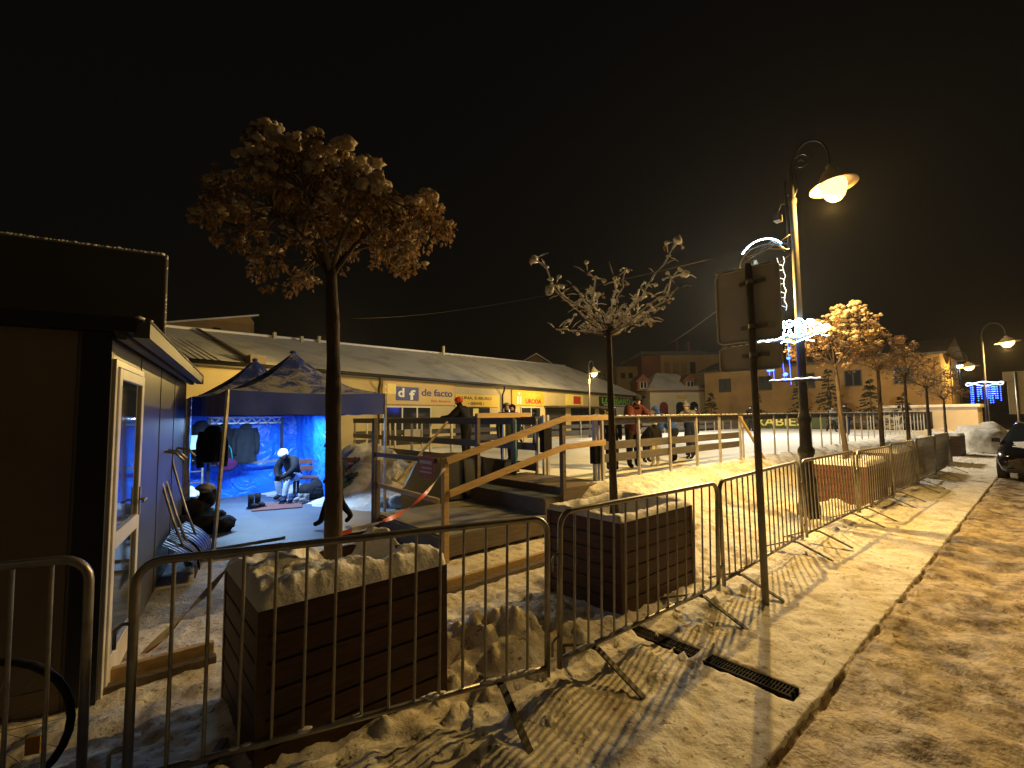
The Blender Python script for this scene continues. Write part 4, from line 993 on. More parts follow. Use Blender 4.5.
# ================================================================= RINK
UE = 36.; V0, V1 = 4.92, 15.0
m = MB(); m.box((6.05,V0-.1,-.2),(UE+.1,V1+.1,.56)); struct(m.build('rink_platform', OLDWOOD, rz=ANG))
m = MB(); m.box((6.0,V0-.05,.565),(UE,V1,.612)); struct(m.build('ice', ICE, rz=ANG))
def rail_run(label, p, q, step, planks, post_mat=RAILPOST, top_h=.10, group='rink railings', z0=.40, z1=1.70, sec=.045, snow=False):
    p, q = W(*p), W(*q); d = q-p; L = d.length
    t = thing('rink_railing', label, 'railing', p, math.atan2(d.y, d.x), group)
    n = max(1, round(L/step)); first = None
    for i in range(n+1):
        if first is None: first = MB().box((-sec/2,-sec/2,z0),(sec/2,sec/2,z1-.02)).build('post', post_mat, t); c = first
        else: c = first.copy(); COL.objects.link(c); c.parent = t
        c.location.x = i*L/n
    m = MB(); m.box((-.05,-.06,z1-.019),(L+.05,.07,z1+.01)); m.box((-.03,.024,z1-.14),(L+.03,.052,z1-.021)); m.build('top_rail', RAILWOOD, t, bev=.004)
    for a, b in planks:
        MB().box((-.02,.024,a),(L+.02,.05,b)).build('plank', RAILWOOD, t, bev=.004)
    if snow:
        m = MB()
        for i in range(int(L*14)): m.blob((i/14., .0+rnd.uniform(-.03,.03), z1+.012), rnd.uniform(.012,.028), (1.6,1.1,.5), amp=.5, sub=1)
        m.build('snow_cap', SNOW, t)
    return t
rnd.seed(15)
rail_run('plank railing along the near side of the rink where the crowd stands', (6.20,V0), (11.45,V0), 1.05, [(1.14,1.28),(.93,1.07)], snow=True)
rail_run('open metal railing along the far right stretch of the rink', (11.6,V0), (UE,V0), .98, [], sec=.035, snow=True)
rail_run('plank railing along the left end of the rink', (6.05,6.35), (6.05,V1), .95, [(1.08,1.22),(.70,.86)])
rail_run('long plank railing on the far side of the rink', (6.05,V1), (UE,V1), 1.25, [(1.10,1.28),(.75,1.0)])
t = rail_run('plank railing across the far right end of the rink', (UE,V1), (UE,V0), 1.3, [(1.02,1.2)])
t = thing('rink_banner', 'dark green banner with yellow lettering on the far end rail', 'banner', W(UE-.12,15.2), ANG-math.pi/2)
MB().box((0,0,.66),(5.4,.02,1.62)).build('banner_sheet', BANNER, t)
text_mesh('RABIES', 'lettering', PALEY, t, .98, .82, -.004, 3.1, .58, bold=.01)
# pale board by the gate, propping plank, railings
m = MB(); m.box((0,0,.95),(.62,.02,1.30)); tag(m.build('notice_board', CWALL, loc=W(7.8,V1-.12,0), rz=ANG), 'pale notice board on the far rink rail behind the gate', 'notice')
m = MB(); p = W(12.0,4.55,.50); q = W(11.3,4.85,1.66); m.bar((0,0,0), q-p, .07, .03); tag(m.build('propped_plank', RAWWOOD, loc=p), 'pale plank propped slanting against the near rink railing', 'plank')
m = MB(); p = W(4.35,9.3,.0); q = W(5.85,9.1,1.62); m.bar((0,0,0), q-p, .07, .035); tag(m.build('brace_plank', RAWWOOD, loc=p), 'timber brace slanting against the left end of the rink', 'plank')

# ramp up to the rink
t = thing('entrance_ramp', 'wooden deck and steps leading up to the rink entrance', 'ramp', W(3.05,4.84), ANG)
m = MB(); m.box((.0,.0,.20),(1.75,1.85,.30)); m.build('lower_deck', DECK := pm('matted_deck', (.20,.19,.16), .7, 0., .35, 2., .3, 18., (1.,4.,1.)), t, bev=.006)
m = MB(); m.box((1.72,.0,.0),(2.15,1.85,.515)); m.build('step', OLDWOOD, t, bev=.008)
m = MB(); m.box((1.70,.0,.518),(2.14,1.85,.530)); m.build('step_mat', MATTING, t)
m = MB(); m.box((2.155,.0,.0),(3.1,1.9,.64)); m.build('upper_deck', OLDWOOD, t, bev=.008)
m = MB(); m.box((0,-.035,.05),(3.0,-.003,.28)); m.box((-.035,0,.05),(-.003,1.85,.28)); m.build('side_board', OLDWOOD, t)
for x in (.05,.85,1.6): MB().box((x,.02,-.05),(x+.09,.11,.198)).build('leg', OLDWOOD, t)
m = MB(); m.tube([(.2,.15,.10),(1.1,.10,.09)], .10, 14, cap=False); m.build('drain_pipe', OLDWOOD, t)
t = thing('ramp_handrail', 'new timber handrail sloping up beside the ramp, nearest the street', 'handrail', W(3.05,4.80), ANG)
for (x, h0, h1, mt) in [(.0,-.03,1.23,RAWWOOD),(2.06,.2,1.72,OLDWOOD)]:
    MB().box((x-.035,-.035,h0),(x+.035,.035,h1)).build('post', mt, t, bev=.004)
m = MB(); m.bar((-.02,-.06,1.20),(2.08,-.06,1.69),.035,.085); m.bar((2.07,-.06,1.68),(3.1,-.06,1.69),.035,.085); m.build('top_rail', RAWWOOD, t, bev=.004)
m = MB(); m.bar((.02,-.06,.81),(2.08,-.06,1.27),.035,.085); m.bar((2.07,-.06,1.265),(3.0,-.06,1.29),.035,.085); m.build('middle_rail', RAWWOOD, t, bev=.004)
t = thing('cross_handrail', 'low timber rail across the foot of the ramp with a red notice', 'handrail', W(3.0,4.86), ANG+math.pi/2)
for x, h in ((1.80,1.70),(1.70,1.1)): MB().box((x-.03,-.03,-.03),(x+.03,.03,h)).build('post', OLDWOOD, t, bev=.004)
m = MB(); m.bar((0,.0,1.20),(1.78,0,1.18),.035,.06); m.build('top_rail', OLDWOOD, t)
m = MB(); m.bar((0,.0,.72),(1.78,0,.74),.035,.06); m.build('middle_rail', RAWWOOD, t)
m = MB(); m.box((.06,.03,.98),(.42,.04,1.24)); nb = m.build('notice', pm('red_notice', (.38,.07,.04), .6), t)
m = MB(); m.box((.10,.041,1.15),(.38,.043,1.19)); m.box((.10,.041,1.09),(.34,.043,1.11)); m.box((.10,.041,1.04),(.38,.043,1.06)); m.build('notice_text', CWALL, nb)
t = thing('far_handrail', 'weathered handrail on the far side of the ramp with a light top rail', 'handrail', W(3.05,6.78), ANG)
for x, h in ((.0,1.72),(1.95,1.78),(2.8,1.78)): MB().box((x-.035,-.035,-.03),(x+.035,.035,h)).build('post', OLDWOOD, t, bev=.004)
m = MB(); m.bar((1.9,-.05,1.745),(3.2,-.05,1.745),.035,.09); m.bar((1.95,-.05,1.2),(3.1,-.05,1.34),.035,.08); m.build('top_rail', RAWWOOD, t)
t = thing('rink_gate', 'zinc gate posts with a dark pad at the rink entrance', 'gate', W(6.12,5.02), ANG)
for x in (0,.12): MB().box((x-.025,-.025,.35),(x+.025,.025,1.74)).build('post', RAILPOST, t)
m = MB(); m.box((-.05,-.06,.92),(.17,.06,1.28)); m.build('pad', C_BLACK, t)
t = thing('rink_gate', 'zinc gate frame with a blue pipe at the far side of the rink entrance', 'gate', W(6.1,6.2), ANG)
for x in (0,.10): MB().box((x-.025,-.025,.35),(x+.025,.025,1.74)).build('post', RAILPOST, t)
MB().tube([(-.45,.3,.4),(-.45,.3,1.66)], .028, 8).build('pipe', pm('teal_pipe', (.05,.16,.20), .5), t)
m = MB(); m.box((-.05,-.06,1.05),(.15,.06,1.5)); m.build('pad', C_BLACK, t)
t = thing('windbreak', 'dark sheeted low wall on the far side of the ramp', 'windbreak', W(3.6,6.95), ANG)
def wb(a, b):
    x = 2.6*a; return (x, .05*math.sin(x*5)*b+.05*b, lerp(.0, lerp(.55,1.1,sstep(0,.18,a)) - .28*sstep(.35,1,a), b))
MB().grid(30, 8, wb).grid(30, 2, lambda a, b: (2.6*a, .05+.05*math.sin(13*a)+.06*b, wb(a,1)[2]-.015*b)).build('sheet', pm('black_sheeting', (.035,.037,.045), .45, 0., .3, 2., .4, 6.), t)
for x in (.3,1.3,2.4): MB().box((x-.03,.12,-.02),(x+.03,.18,.78)).build('stake', OLDWOOD, t)
for i, (u, v, r, lab) in enumerate([(3.95,8.35,.17,'round dirty snow lump behind the tent, left one of two'),(4.15,8.15,.2,'round dirty snow lump behind the tent, right one of two')]):
    tag(MB().blob((0,0,r*.55), r, (1.1,1,.8), amp=.4, sub=3).build('snow_lump', YARD, loc=W(u,v,.02)), lab, 'snow lump', 'dirty snow lumps')
# red-white tape
P0 = W(.14,2.68,.70); P1 = W(.60,3.35,.86); P2 = W(1.62,3.42,.93); P3 = W(3.02,4.76,1.12)
m = MB()
for a, b, sag in ((P0,P1,.02),(P1,P2,.01),(P2,P3,.09)):
    n = 26
    def tp(s, r, a=a, b=b, sag=sag):
        p = a.lerp(b, s); tw = 6.*s+a.x; d = (b-a).normalized(); sdv = d.cross(Vector((0,0,1))).normalized(); w = Vector((0,0,math.cos(tw)))+sdv*math.sin(tw)
        return p + Vector((0,0,-sag*4*s*(1-s))) + w*(r-.5)*.034 - P0
    m.grid(n, 2, tp)
tag(m.build('barrier_tape', TAPE, loc=P0), 'red and white tape strung from barrier past the planter to the ramp post', 'tape')

# ================================================================= SHOPS
SH = math.atan2(.822,.570); SP = Vector((-10.9,15.2,0))
t = thing('shop_building', 'long low yellow shop row with a snowy roof across the rink', 'building', SP, SH)
EA = 3.70
m = MB(); m.box((-6,.0,-.3),(33,.3,EA-.05)); m.build('wall', YWALL, t)
m = MB(); m.box((33.003,.0,-.3),(41.6,.3,EA-.05)); m.build('wall', CWALL, t)
m = MB(); m.box((41.603,.0,-.3),(44.,.3,EA-.05)); m.box((43.7,.303,-.3),(44,9.,EA-.05)); m.build('wall', BLUEWALL, t)
m = MB(); m.box((-6.3,.3,-.3),(-6,9.6,EA-.05)); m.build('wall', YWALL, t)
def rz_(x): return 5.55+.036*max(0,x)
m = MB()
def roof(a, b):
    x0 = lerp(-6.5, 44.4, a); x1 = lerp(-6.5, 36., a); x = lerp(x0, x1, b); y = lerp(-.35, 5., b)
    return (x, y, lerp(EA, rz_(x), b)+.02*noise.noise(Vector((x*.8,y*.8,0))))
m.grid(90, 10, roof); m.grid(20, 4, lambda a, b: (lerp(lerp(-6.5,44.4,a),lerp(-6.5,36,a),b), lerp(10.3,5.,b), lerp(EA,rz_(lerp(-6.5,36,a)),b)))
m.add([(44.4,-.35,EA),(44.4,10.3,EA),(36,5,rz_(36))],[(0,1,2)])
rf = m.build('roof', ROOFSNOW, t)
m = MB()
for i in range(26): x = -4.4+i*.22; m.bar((x,-.36,EA+.02),(x,4.9,rz_(x)-.06),.05,.02)
for i in range(16): x = 17+i*.55; m.bar((x,-.36,EA+.02),(x-.9,4.9,rz_(x)-.02),.06,.02)
m.build('roof_ribs', ROOFSNOW, rf)
m = MB(); m.tube([(-6.5,5.0,rz_(0)+.02),(0,5.0,rz_(0)+.03),(36,5,rz_(36)+.03)], .07, 6); m.build('ridge_cap', SNOW, rf)
m = MB(); m.tube([(-6.5,-.42,EA-.03),(44.5,-.42,EA-.03)], .07, 8); m.box((-6.5,-.36,EA-.16),(44.4,-.30,EA-.02)); m.build('gutter', DARK, t)
for x in (8.0,17.9,44.1):
    MB().tube([(x-.15,-.42,EA-.05),(x-.1,-.3,EA-.35),(x,-.10,EA-.6),(x,-.10,0)], .055, 8).build('downpipe', DARK, t)
m = MB(); m.box((2.0,-.4,EA+.02),(2.55,.2,EA+.35)); m.bar((2.25,-.36,EA+.06),(2.25,4.8,rz_(2)+.02),.16,.06)
m.build('roof_step', OLDWOOD, rf)
for x, y, h in ((5.6,4.8,.22),(8.0,4.8,.26),(17.5,4.7,.5),(6.9,4.6,.12)):
    m = MB(); m.box((x-.07,y-.07,rz_(x)-.2),(x+.07,y+.07,rz_(x)+h)); m.build('chimney', CWALL, rf)
def window(x0, x1, z0, z1, mull, mat=GLASS, frame=WHITEP, parent=t, y=-.0):
    m = MB(); f = .07
    m.box((x0,y-.06,z0),(x0+f,y-.003,z1)); m.box((x1-f,y-.06,z0),(x1,y-.003,z1)); m.box((x0+f,y-.06,z1-f),(x1-f,y-.003,z1)); m.box((x0+f,y-.06,z0),(x1-f,y-.003,z0+f))
    for k in mull: m.box((k-.04,y-.055,z0+f),(k+.04,y-.006,z1-f))
    w = m.build('window', frame, parent); m = MB(); m.box((x0+f,y-.03,z0+f),(x1-f,y-.012,z1-f)); m.build('pane', mat, w); return w
window(8.3,11.5,.6,2.28,(9.5,10.5))
window(13.5,16.6,.2,2.28,(14.6,15.6), frame=DARK)
window(18.2,19.5,.6,2.28,(18.9,))
window(20.1,22.7,.1,2.35,(21.4,), frame=CWALL)
window(23.4,26.5,.4,2.3,(25.,), frame=DARK); window(27.5,32.,.4,2.3,(29.,30.5), frame=DARK)
window(33.2,40.6,.4,1.45,(35.,37.,39.), frame=DARK)
window(1.2,4.5,.8,2.3,(2.3,3.4))
for x0, x1, z0, z1, mt in ((13.8,14.5,1.7,2.2,POSTER),(15.0,15.5,1.75,2.2,PALEY),(18.3,18.85,1.5,2.2,SCREEN)):
    m = MB(); m.box((x0,-.045,z0),(x1,-.032,z1)); m.build('poster', mt, t)
def shop_sign(label, x0, x1, z0, z1, mat, y=-.06):
    g = thing('shop_sign', label, 'sign', SP+Vector((0.570*x0,.822*x0,0)), SH, 'signs on the shop row')
    MB().box((0,y-.04,z0),(x1-x0,y+.055,z1)).build('sign_panel', mat, g); return g
g = shop_sign('ochre shop sign reading de facto with a blue df square', 8.25, 13.3, 2.36, 3.55, SIGNO)
m = MB(); m.box((.78,-.118,2.56),(1.42,-.103,3.24)); m.build('logo_square', NAVY, g)
m = MB(); m.box((.25,-.112,2.86),(.775,-.103,3.36)); m.box((.10,-.112,2.86),(.2,-.103,2.95)); m.box((.10,-.112,3.15),(.2,-.103,3.24)); m.build('logo_tag', PALEY, g)
m = MB(); m.box((1.42,-.118,2.56),(2.28,-.103,3.24)); m.build('logo_square', NAVY, g)
text_mesh('d', 'lettering', WHITE, g, .90, 2.72, -.120, .40, .46, bold=.03); text_mesh('f', 'lettering', WHITE, g, 1.62, 2.60, -.120, .42, .50, bold=.03)
text_mesh('de facto', 'lettering', NAVY, g, 2.5, 2.82, -.103, 2.35, .38, bold=.02); text_mesh('fax ksero', 'small_lettering', RED, g, 3.2, 2.52, -.103, 1.5, .13)
g = shop_sign('pale yellow shop sign with two rows of dark lettering', 13.35, 17.5, 2.30, 3.02, SIGNY)
text_mesh('LUNA, E-BIURO', 'lettering', BLACK, g, .35, 2.70, -.103, 3.0, .20); text_mesh('• SERWIS •', 'lettering', BLACK, g, 1.1, 2.40, -.103, 1.5, .17)
g = shop_sign('yellow shop sign with a white figure and red lettering', 19.0, 23.1, 2.45, 3.48, SIGNY)
text_mesh('STUDIO', 'lettering', PALEY, g, 1.6, 3.02, -.103, 2.0, .28); text_mesh('URODA', 'lettering', RED, g, 1.6, 2.58, -.103, 2.1, .32, bold=.03)
m = MB(); m.blob((.8,-.11,3.25), .12, (1,.2,1), amp=.1); m.box((.55,-.118,2.55),(.75,-.103,3.05)); m.box((.85,-.118,2.55),(1.05,-.103,3.05)); m.build('figure_emblem', WHITE, g)
g = shop_sign('round shop sign with a red square on the right of the row', 26.6, 29.6, 2.55, 3.42, PALEY)
m = MB(); m.box((1.2,-.118,2.65),(2.5,-.103,3.3)); m.build('emblem', RED, g)
g = shop_sign('black pawnshop sign with green letters reading lombard', 33.0, 41.2, 2.55, 3.42, BLACK)
text_mesh('LOMBARD', 'lettering', GREEN, g, .5, 2.78, -.103, 7.2, .56, bold=.02); text_mesh('SKUP SPRZEDAZ ZAMIANA', 'small_lettering', WHITE, g, .9, 2.60, -.103, 5.5, .13)
g = shop_sign('lower dark pawnshop board with yellow figures', 33.0, 36.8, 1.62, 2.35, BLACK)
text_mesh('24 h', 'lettering', PALEY, g, .9, 1.74, -.103, 2.0, .45, bold=.02)
m = MB(); m.box((23.2,-1.2,2.38),(33.0,-.005,2.46)); m.build('canopy', OLDWOOD, t)
t = thing('gable_house', 'dim gabled house behind the left end of the shop roof', 'house', SP+Vector((.57*4.4-.822*13,.822*4.4+.57*13,0)), SH)
m = MB(); m.prism([(-3.5,-.2),(4.2,-.2),(4.2,8.0),(3.9,8.3),(-3.5,6.4)], 0, 6.); m.build('wall', DOWALL, t)
m = MB(); m.add([(-3.7,-.2,6.36),(4.4,-.2,8.42),(4.4,6.2,8.42),(-3.7,6.2,6.36),(-3.7,-.2,6.46),(4.4,-.2,8.52),(4.4,6.2,8.52),(-3.7,6.2,6.46)], [(0,1,2,3),(4,5,6,7),(0,1,5,4),(1,2,6,5),(2,3,7,6),(3,0,4,7)]); m.build('roof', ROOFSNOW, t)
m = MB(); m.box((1.8,-.05,7.0),(2.2,-.004,7.3)); m.build('window', GLASS, t)
t = thing('distant_gable', 'dim brown gable rising behind the middle of the shop roof', 'house', Vector((1.6,60,0)), R(8))
m = MB(); m.prism([(-2.4,-.2),(5.2,-.2),(5.2,7.4),(1.6,9.6),(-2.4,7.4)], 0, 8.); m.build('wall', DOWALL, t)
m = MB()
for a, b in (((-2.8,7.2),(1.6,9.75)),((1.6,9.75),(5.6,7.2))):
    m.add([(a[0],-.3,a[1]),(b[0],-.3,b[1]),(b[0],8.3,b[1]),(a[0],8.3,a[1]),(a[0],-.3,a[1]+.15),(b[0],-.3,b[1]+.15),(b[0],8.3,b[1]+.15),(a[0],8.3,a[1]+.15)], [(0,1,2,3),(4,5,6,7),(0,1,5,4),(2,3,7,6),(1,2,6,5),(3,0,4,7)])
m.build('roof', ROOFSNOW, t)

# corner house with arches
t = thing('arched_house', 'cream corner house with arched windows and two dormers', 'building', Vector((14.9,50,0)), R(2))
m = MB(); m.box((0,0,-.3),(6.0,7.,4.3)); m.build('wall', CWALL, t)
m = MB(); m.box((-.12,-.12,3.15),(6.1,-.003,3.28)); m.build('string_course', CWALL, t)
m = MB(); m.add([(-.4,-.4,4.3),(6.5,-.4,4.05),(6.5,7.4,4.1),(-.4,7.4,4.3),(1.9,3.4,6.5),(4.3,3.4,6.4)],[(0,1,5,4),(1,2,5),(2,3,4,5),(3,0,4)]); rf = m.build('roof', ROOFSNOW, t)
m = MB(); m.box((-.45,-.48,4.12),(6.55,-.40,4.30)); m.build('gutter', BRICKR, t)
for x, lx in ((-1.1,1.5),(4.1,5.4)):
    m = MB(); m.box((x,.8,4.3),(x+1.3,3.4,5.35)); m.prism([(x-.25,5.3),(x+1.55,5.3),(x+.65,6.15)], .7, 3.5); d = m.build('dormer', BRICKR, rf)
    m = MB(); m.box((x+.25,.70,4.55),(x+1.05,.79,5.35)); w = m.build('window', WHITEP, d); m = MB(); m.box((x+.32,.68,4.62),(x+.60,.697,5.28)); m.box((x+.70,.68,4.62),(x+.98,.697,5.28)); m.build('pane', GLASS, w)
for i, x in enumerate((1.0,2.8,4.3)):
    m = MB(); P = [(x,1.3),(x+.9,1.3)]+[(x+.45+.45*math.cos(R(a)), 2.6+.45*math.sin(R(a))) for a in range(0,181,20)]; m.prism(P, -.05, -.004); m.build('window', REDWIN if i == 0 else GLASS, t)
m = MB(); m.box((2.9,-.06,3.4),(4.0,-.004,3.75)); m.build('wall_sign', SIGNO, t)
t = thing('ochre_house', 'tall dim ochre house behind the corner house', 'house', Vector((15.0,66,0)), R(2))
m = MB(); m.box((0,0,-.3),(3.4,8,8.6)); m.build('wall', DOWALL, t)
m = MB(); m.box((3.0,-2.,-.3),(5.5,8,9.9)); m.build('side_wing', BRICKR, t)
m = MB(); m.box((5.503,-2.5,-.3),(14.5,8,9.9)); m.build('wall', OWALL, t)
m = MB(); m.add([(2.8,-2.8,9.9),(14.8,-2.8,9.9),(14.8,8.2,9.9),(2.8,8.2,9.9),(4.5,3,11.2),(13.5,3,11.2)],[(0,1,5,4),(1,2,5),(2,3,4,5),(3,0,4)]); rf = m.build('roof', ROOFSNOW, t)
for x in (9.9,11.7): MB().box((x,2.8,11.),(x+.25,3.1,12.6)).build('chimney', BRICKR, rf)
for x in (6.,7.2,8.4,9.6):
    m = MB(); m.box((x,-2.56,7.3),(x+.75,-2.504,8.9)); m.build('window', GLASS if x > 9 else DOWALL, t)
for x in (.6,1.7): m = MB(); m.box((x,-.06,6.9),(x+.6,-.004,7.7)); m.build('window', GLASS, t)
# long ochre building closing the square
t = thing('ochre_building', 'long shabby ochre building with dark windows closing the square', 'building', W(43.,21.4,0), ANG-math.pi/2)
m = MB(); m.box((-.2,.0,-.3),(16.6,9.,5.8)); m.build('wall', DOWALL, t)
m = MB(); m.grid(20, 8, lambda a, b: (lerp(-.6,17.,a), lerp(-.5,4.6,b), lerp(5.78,7.2,b))); m.grid(4, 3, lambda a, b: (lerp(-.6,17.,a), lerp(9.6,4.6,b), lerp(5.78,7.2,b))); rf = m.build('roof', DTILE, t)
m = MB(); m.box((-.6,-.55,5.62),(17.,-.45,5.78)); m.build('gutter', DARK, t)
for x in (1.75,5.25,8.5,11.6,14.6):
    w = window(x-.55,x+.55,3.7,4.95,(x,), parent=t, frame=DARK)
for x in (7.2,13.5): m = MB(); m.box((x,4.3,7.0),(x+.6,4.9,7.8)); m.build('chimney', BRICKR, rf)
t = thing('concrete_hut', 'low pale concrete hut with a snowy flat roof beyond the rink', 'hut', W(40.5,6.6,0), ANG-math.pi/2)
m = MB(); m.box((-1.2,0,-.2),(3.6,3.,1.95)); m.build('wall', CWALL, t)
m = MB(); m.box((-1.35,-.15,1.953),(3.75,3.15,2.15)); m.build('roof', SNOW, t, bev=.05)
m = MB(); m.box((.4,-.05,.1),(1.5,-.004,1.7)); m.build('door', DARK, t)
rnd.seed(31)
tag(MB().blob((0,0,.35), 0.85, (1.5,1.0,.95), amp=.35, sub=3).blob((1.2,-.4,.2), .6, (1.2,1,1.1), amp=.4, sub=3).build('snow_heap', BANK, loc=W(28.,1.95,0), rz=ANG), 'big pale heap of ploughed snow beyond the far planters', 'snow heap')

# ================================================================= CAR
t = thing('parked_car', 'dark car with snow on its bonnet parked at the right edge', 'car', W(16.9,.12,-.06), ANG)
ST = [ # x, half width low, half width belt, z low, z belt, half width roof, z roof
 (0.00,.60,.66,.32,.55,.55,.60),(.10,.76,.80,.24,.66,.66,.70),(.45,.84,.86,.20,.76,.70,.82),(1.10,.87,.88,.20,.84,.72,.91),(1.35,.87,.88,.20,.86,.70,.97),
 (2.05,.88,.88,.20,.90,.58,1.42),(2.90,.88,.88,.20,.92,.58,1.46),(3.60,.87,.86,.20,.92,.56,1.36),(4.05,.84,.83,.22,.90,.60,1.02),(4.25,.76,.76,.30,.80,.58,.86)]
def sec(s):
    x, wl, wb_, zl, zb, wr, zr = s; half = [(wl*.85,zl),(wl,zl+.08),(wb_+.02,(zl+zb)/2),(wb_,zb),(wr+.03,zr-.05),(wr-.06,zr),(0,zr+.015)]
    return [(x,y,z) for y, z in half]+[(x,-y,z) for y, z in half[-2::-1]]
m = MB(); S_ = [sec(s) for s in ST]; n = len(S_[0])
for i, s in enumerate(S_): m.v += [Vector(p) for p in s]
for i in range(len(S_)-1):
    for j in range(n-1):
        glass = 4 <= i <= 7 and j in (3, n-5); glass = glass or (i == 4 and 3 <= j <= n-5) or (i == 7 and 4 <= j <= n-6)
        m.f.append([i*n+j, (i+1)*n+j, (i+1)*n+j+1, i*n+j+1]); m.m.append(1 if glass else 0); m.s.append(True)
m.f.append(list(range(n))); m.m.append(0); m.s.append(False); m.f.append(list(range((len(S_)-1)*n, len(S_)*n))[::-1]); m.m.append(0); m.s.append(False)
m.build('body', [CARP, GLASS], t)
for x in (.78,3.45):
    for s in (-1,1):
        M = Matrix.Translation((x, s*.80, .30)) @ Matrix.Rotation(math.pi/2, 4, 'X')
        w = MB().lathe([(.19,-.10),(.27,-.105),(.31,-.07),(.31,.07),(.27,.105),(.19,.10)], 24, 0, M).build('wheel', RUBBER, t)
        MB().lathe([(.0,-.085),(.06,-.09),(.18,-.06),(.19,.0),(.18,.06),(.06,.09),(0,.085)], 16, 0, M).build('rim', GALV, w)
for s in (-1,1):
    MB().blob((.20,s*.66,.64), .10, (1.2,1.6,.7), amp=.0, sub=3).build('headlight', CHROME, t)
    MB().box((1.45,s*.90-.05,.92),(1.60,s*.90+.12*s,1.04)).build('wing_mirror', CARP, t, bev=.02)
MB().box((-.015,-.45,.44),(.03,.45,.58)).build('grille', DARK, t); MB().box((-.03,-.26,.34),(-.016,.26,.44)).build('number_plate', WHITE, t)
MB().box((.0,-.7,.24),(.09,.7,.34)).build('bumper', DARK, t, bev=.02)
rnd.seed(41)
m = MB(); m.grid(14, 14, lambda a, b: (lerp(.45,1.32,a), lerp(-.55,.6,b), lerp(.84,.975,a)+.02+.025*noise.noise(Vector((a*5,b*5,1)))-.05*(2*b-1)**2), skip=lambda a, b: noise.noise(Vector((a*3,b*3,7))) < -.05)
m.build('snow_cap', SNOW, t)

# ================================================================= BICYCLE in the dark corner
t = thing('bicycle', 'dark bicycle with amber reflectors leaning at the left corner barrier', 'bicycle', W(-.40,3.34,-.05), ANG+R(160))
def wheel(x):
    M = Matrix.Translation((x,0,.33)) @ Matrix.Rotation(math.pi/2, 4, 'X')
    P = [M @ Vector((.315*math.cos(R(a)), .315*math.sin(R(a)), 0)) for a in range(0,361,12)]
    w = MB().tube(P, .019, 8, cap=False).build('wheel', RUBBER, t); m = MB()
    for k in range(14): a = k*6.283/14; m.tube([M @ Vector((.02*math.cos(a),.02*math.sin(a),.02*(-1)**k)), M @ Vector((.30*math.cos(a),.30*math.sin(a),0))], .0016, 4)
    m.build('spokes', GALV, w)
    for a in (.6, 3.7):
        m = MB(); m.box((-.028,-.006,-.04),(.028,.006,.04), 0, Matrix.Translation(M @ Vector((.2*math.cos(a),.2*math.sin(a),.012)))); m.build('reflector', AMBER, w)
wheel(0.); wheel(1.02)
m = MB(); m.tube([(0,0,.33),(.42,0,.30)], .012, 6); m.tube([(.42,0,.30),(.30,0,.82)], .015, 6); m.tube([(.33,0,.74),(.84,0,.80)], .015, 6); m.tube([(.42,0,.30),(.86,0,.68)], .016, 6); m.tube([(0,0,.33),(.33,0,.72)], .010, 6); m.tube([(1.02,0,.33),(.92,0,.60),(.82,0,.88)], .014, 6)
m.build('frame', BRICKR, t)
MB().blob((.27,0,.86), .11, (1.3,.7,.4), amp=.1).build('saddle', RUBBER, t)
MB().tube([(.86,-.30,.98),(.84,-.12,1.02),(.82,0,.95),(.84,.12,1.02),(.86,.30,.98)], .011, 6).build('handlebar', GALV, t)
m = MB(); m.tube([(.42,-.10,.30),(.42,.10,.30)], .012, 6); m.tube([(.42,.10,.30),(.50,.11,.16)], .010, 6); m.tube([(.42,-.10,.30),(.34,-.11,.44)], .010, 6); m.box((.46,.11,.15),(.56,.20,.17)); m.box((.29,-.20,.43),(.39,-.11,.45)); m.build('pedals', RUBBER, t)

# ================================================================= WIRES
def wire(label, pts, sag, r):
    m = MB(); o = Vector(pts[0])
    for a, b in zip(pts, pts[1:]):
        a, b = Vector(a), Vector(b); m.tube([a.lerp(b, i/18)+Vector((0,0,-sag*4*(i/18)*(1-i/18)))-o for i in range(19)], r, 4)
    tag(m.build('overhead_wire', FOOTM, loc=o), label, 'wire', 'overhead wires')
wire('overhead wire from the lamp post past the bare tree to the far left', [W(8.75,2.76,4.72), (-6.6,19.,5.85)], .35, .004)
wire('overhead wire from the sign side down to the ochre house roof', [W(8.75,2.78,4.45), (19.0,60,10.3)], .3, .012)

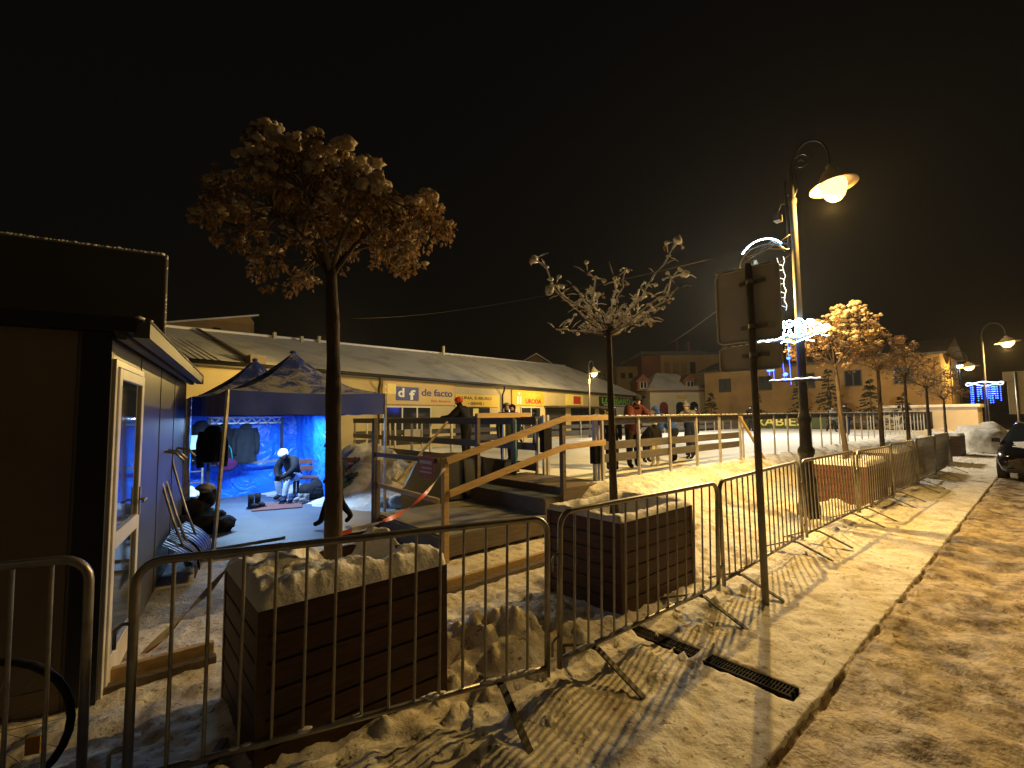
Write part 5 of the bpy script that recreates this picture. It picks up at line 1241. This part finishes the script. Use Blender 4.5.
# thin haze volume added to make a glow round the lamps
m = MB(); m.box((-150,-60,-1.3),(150,150,16.))
hm = bpy.data.materials.new('glow_haze'); hm.use_nodes = True; hn = hm.node_tree; hn.nodes.remove(hn.nodes['Principled BSDF'])
pv = hn.nodes.new('ShaderNodeVolumePrincipled'); pv.inputs['Color'].default_value = (.9,.9,.9,1); pv.inputs['Density'].default_value = .0003; pv.inputs['Anisotropy'].default_value = .72
hn.links.new(pv.outputs[0], hn.nodes['Material Output'].inputs['Volume'])
hz = m.build('haze', hm); hz['kind'] = 'stuff'
# ================================================================= WORLD, CAMERA
w = bpy.data.worlds.new('World'); sc.world = w; w.use_nodes = True; nt = w.node_tree
bg = nt.nodes['Background']; bg.inputs['Strength'].default_value = 1.
tc = nd(nt, 'ShaderNodeTexCoord'); sx = nd(nt, 'ShaderNodeSeparateXYZ'); nt.links.new(tc.outputs['Generated'], sx.inputs[0])
rp = ramp(nt, sx.outputs['Z'], [(.0, (.0052,.0040,.0024)), (.25, (.0032,.0027,.0021)), (.7, (.0022,.0020,.0018))])
nt.links.new(rp.outputs[0], bg.inputs['Color'])
sun = bpy.data.lights.new('rear_fill_sun', 'SUN'); sun.energy = .045; sun.angle = R(50); sun.color = (1.,.80,.52)  # added weak fill from behind the camera, for surfaces facing it
so = bpy.data.objects.new('rear_fill_sun', sun); COL.objects.link(so); so.rotation_euler = Vector((.25,.8,-.62)).to_track_quat('-Z', 'Y').to_euler()
cam = bpy.data.cameras.new('camera'); co = bpy.data.objects.new('camera', cam); COL.objects.link(co); sc.camera = co
cam.sensor_width = 36.; cam.lens = 463./1024*36.; cam.clip_start = .05; cam.clip_end = 2000.
th, ro = R(3.95), R(.66)
f = Vector((0,math.cos(th),math.sin(th))); r0 = Vector((1,0,0)); u0 = Vector((0,-math.sin(th),math.cos(th)))
up = u0*math.cos(ro)+r0*math.sin(ro); rt = r0*math.cos(ro)-u0*math.sin(ro)
co.matrix_world = Matrix(((rt.x,up.x,-f.x,0),(rt.y,up.y,-f.y,0),(rt.z,up.z,-f.z,1.73),(0,0,0,1)))
sc.view_settings.view_transform = 'Standard'; sc.view_settings.look = 'None'; sc.view_settings.exposure = 0.; sc.view_settings.gamma = 1.
sc.cycles.use_denoising = True; sc.cycles.max_bounces = 7; sc.cycles.sample_clamp_indirect = 6.
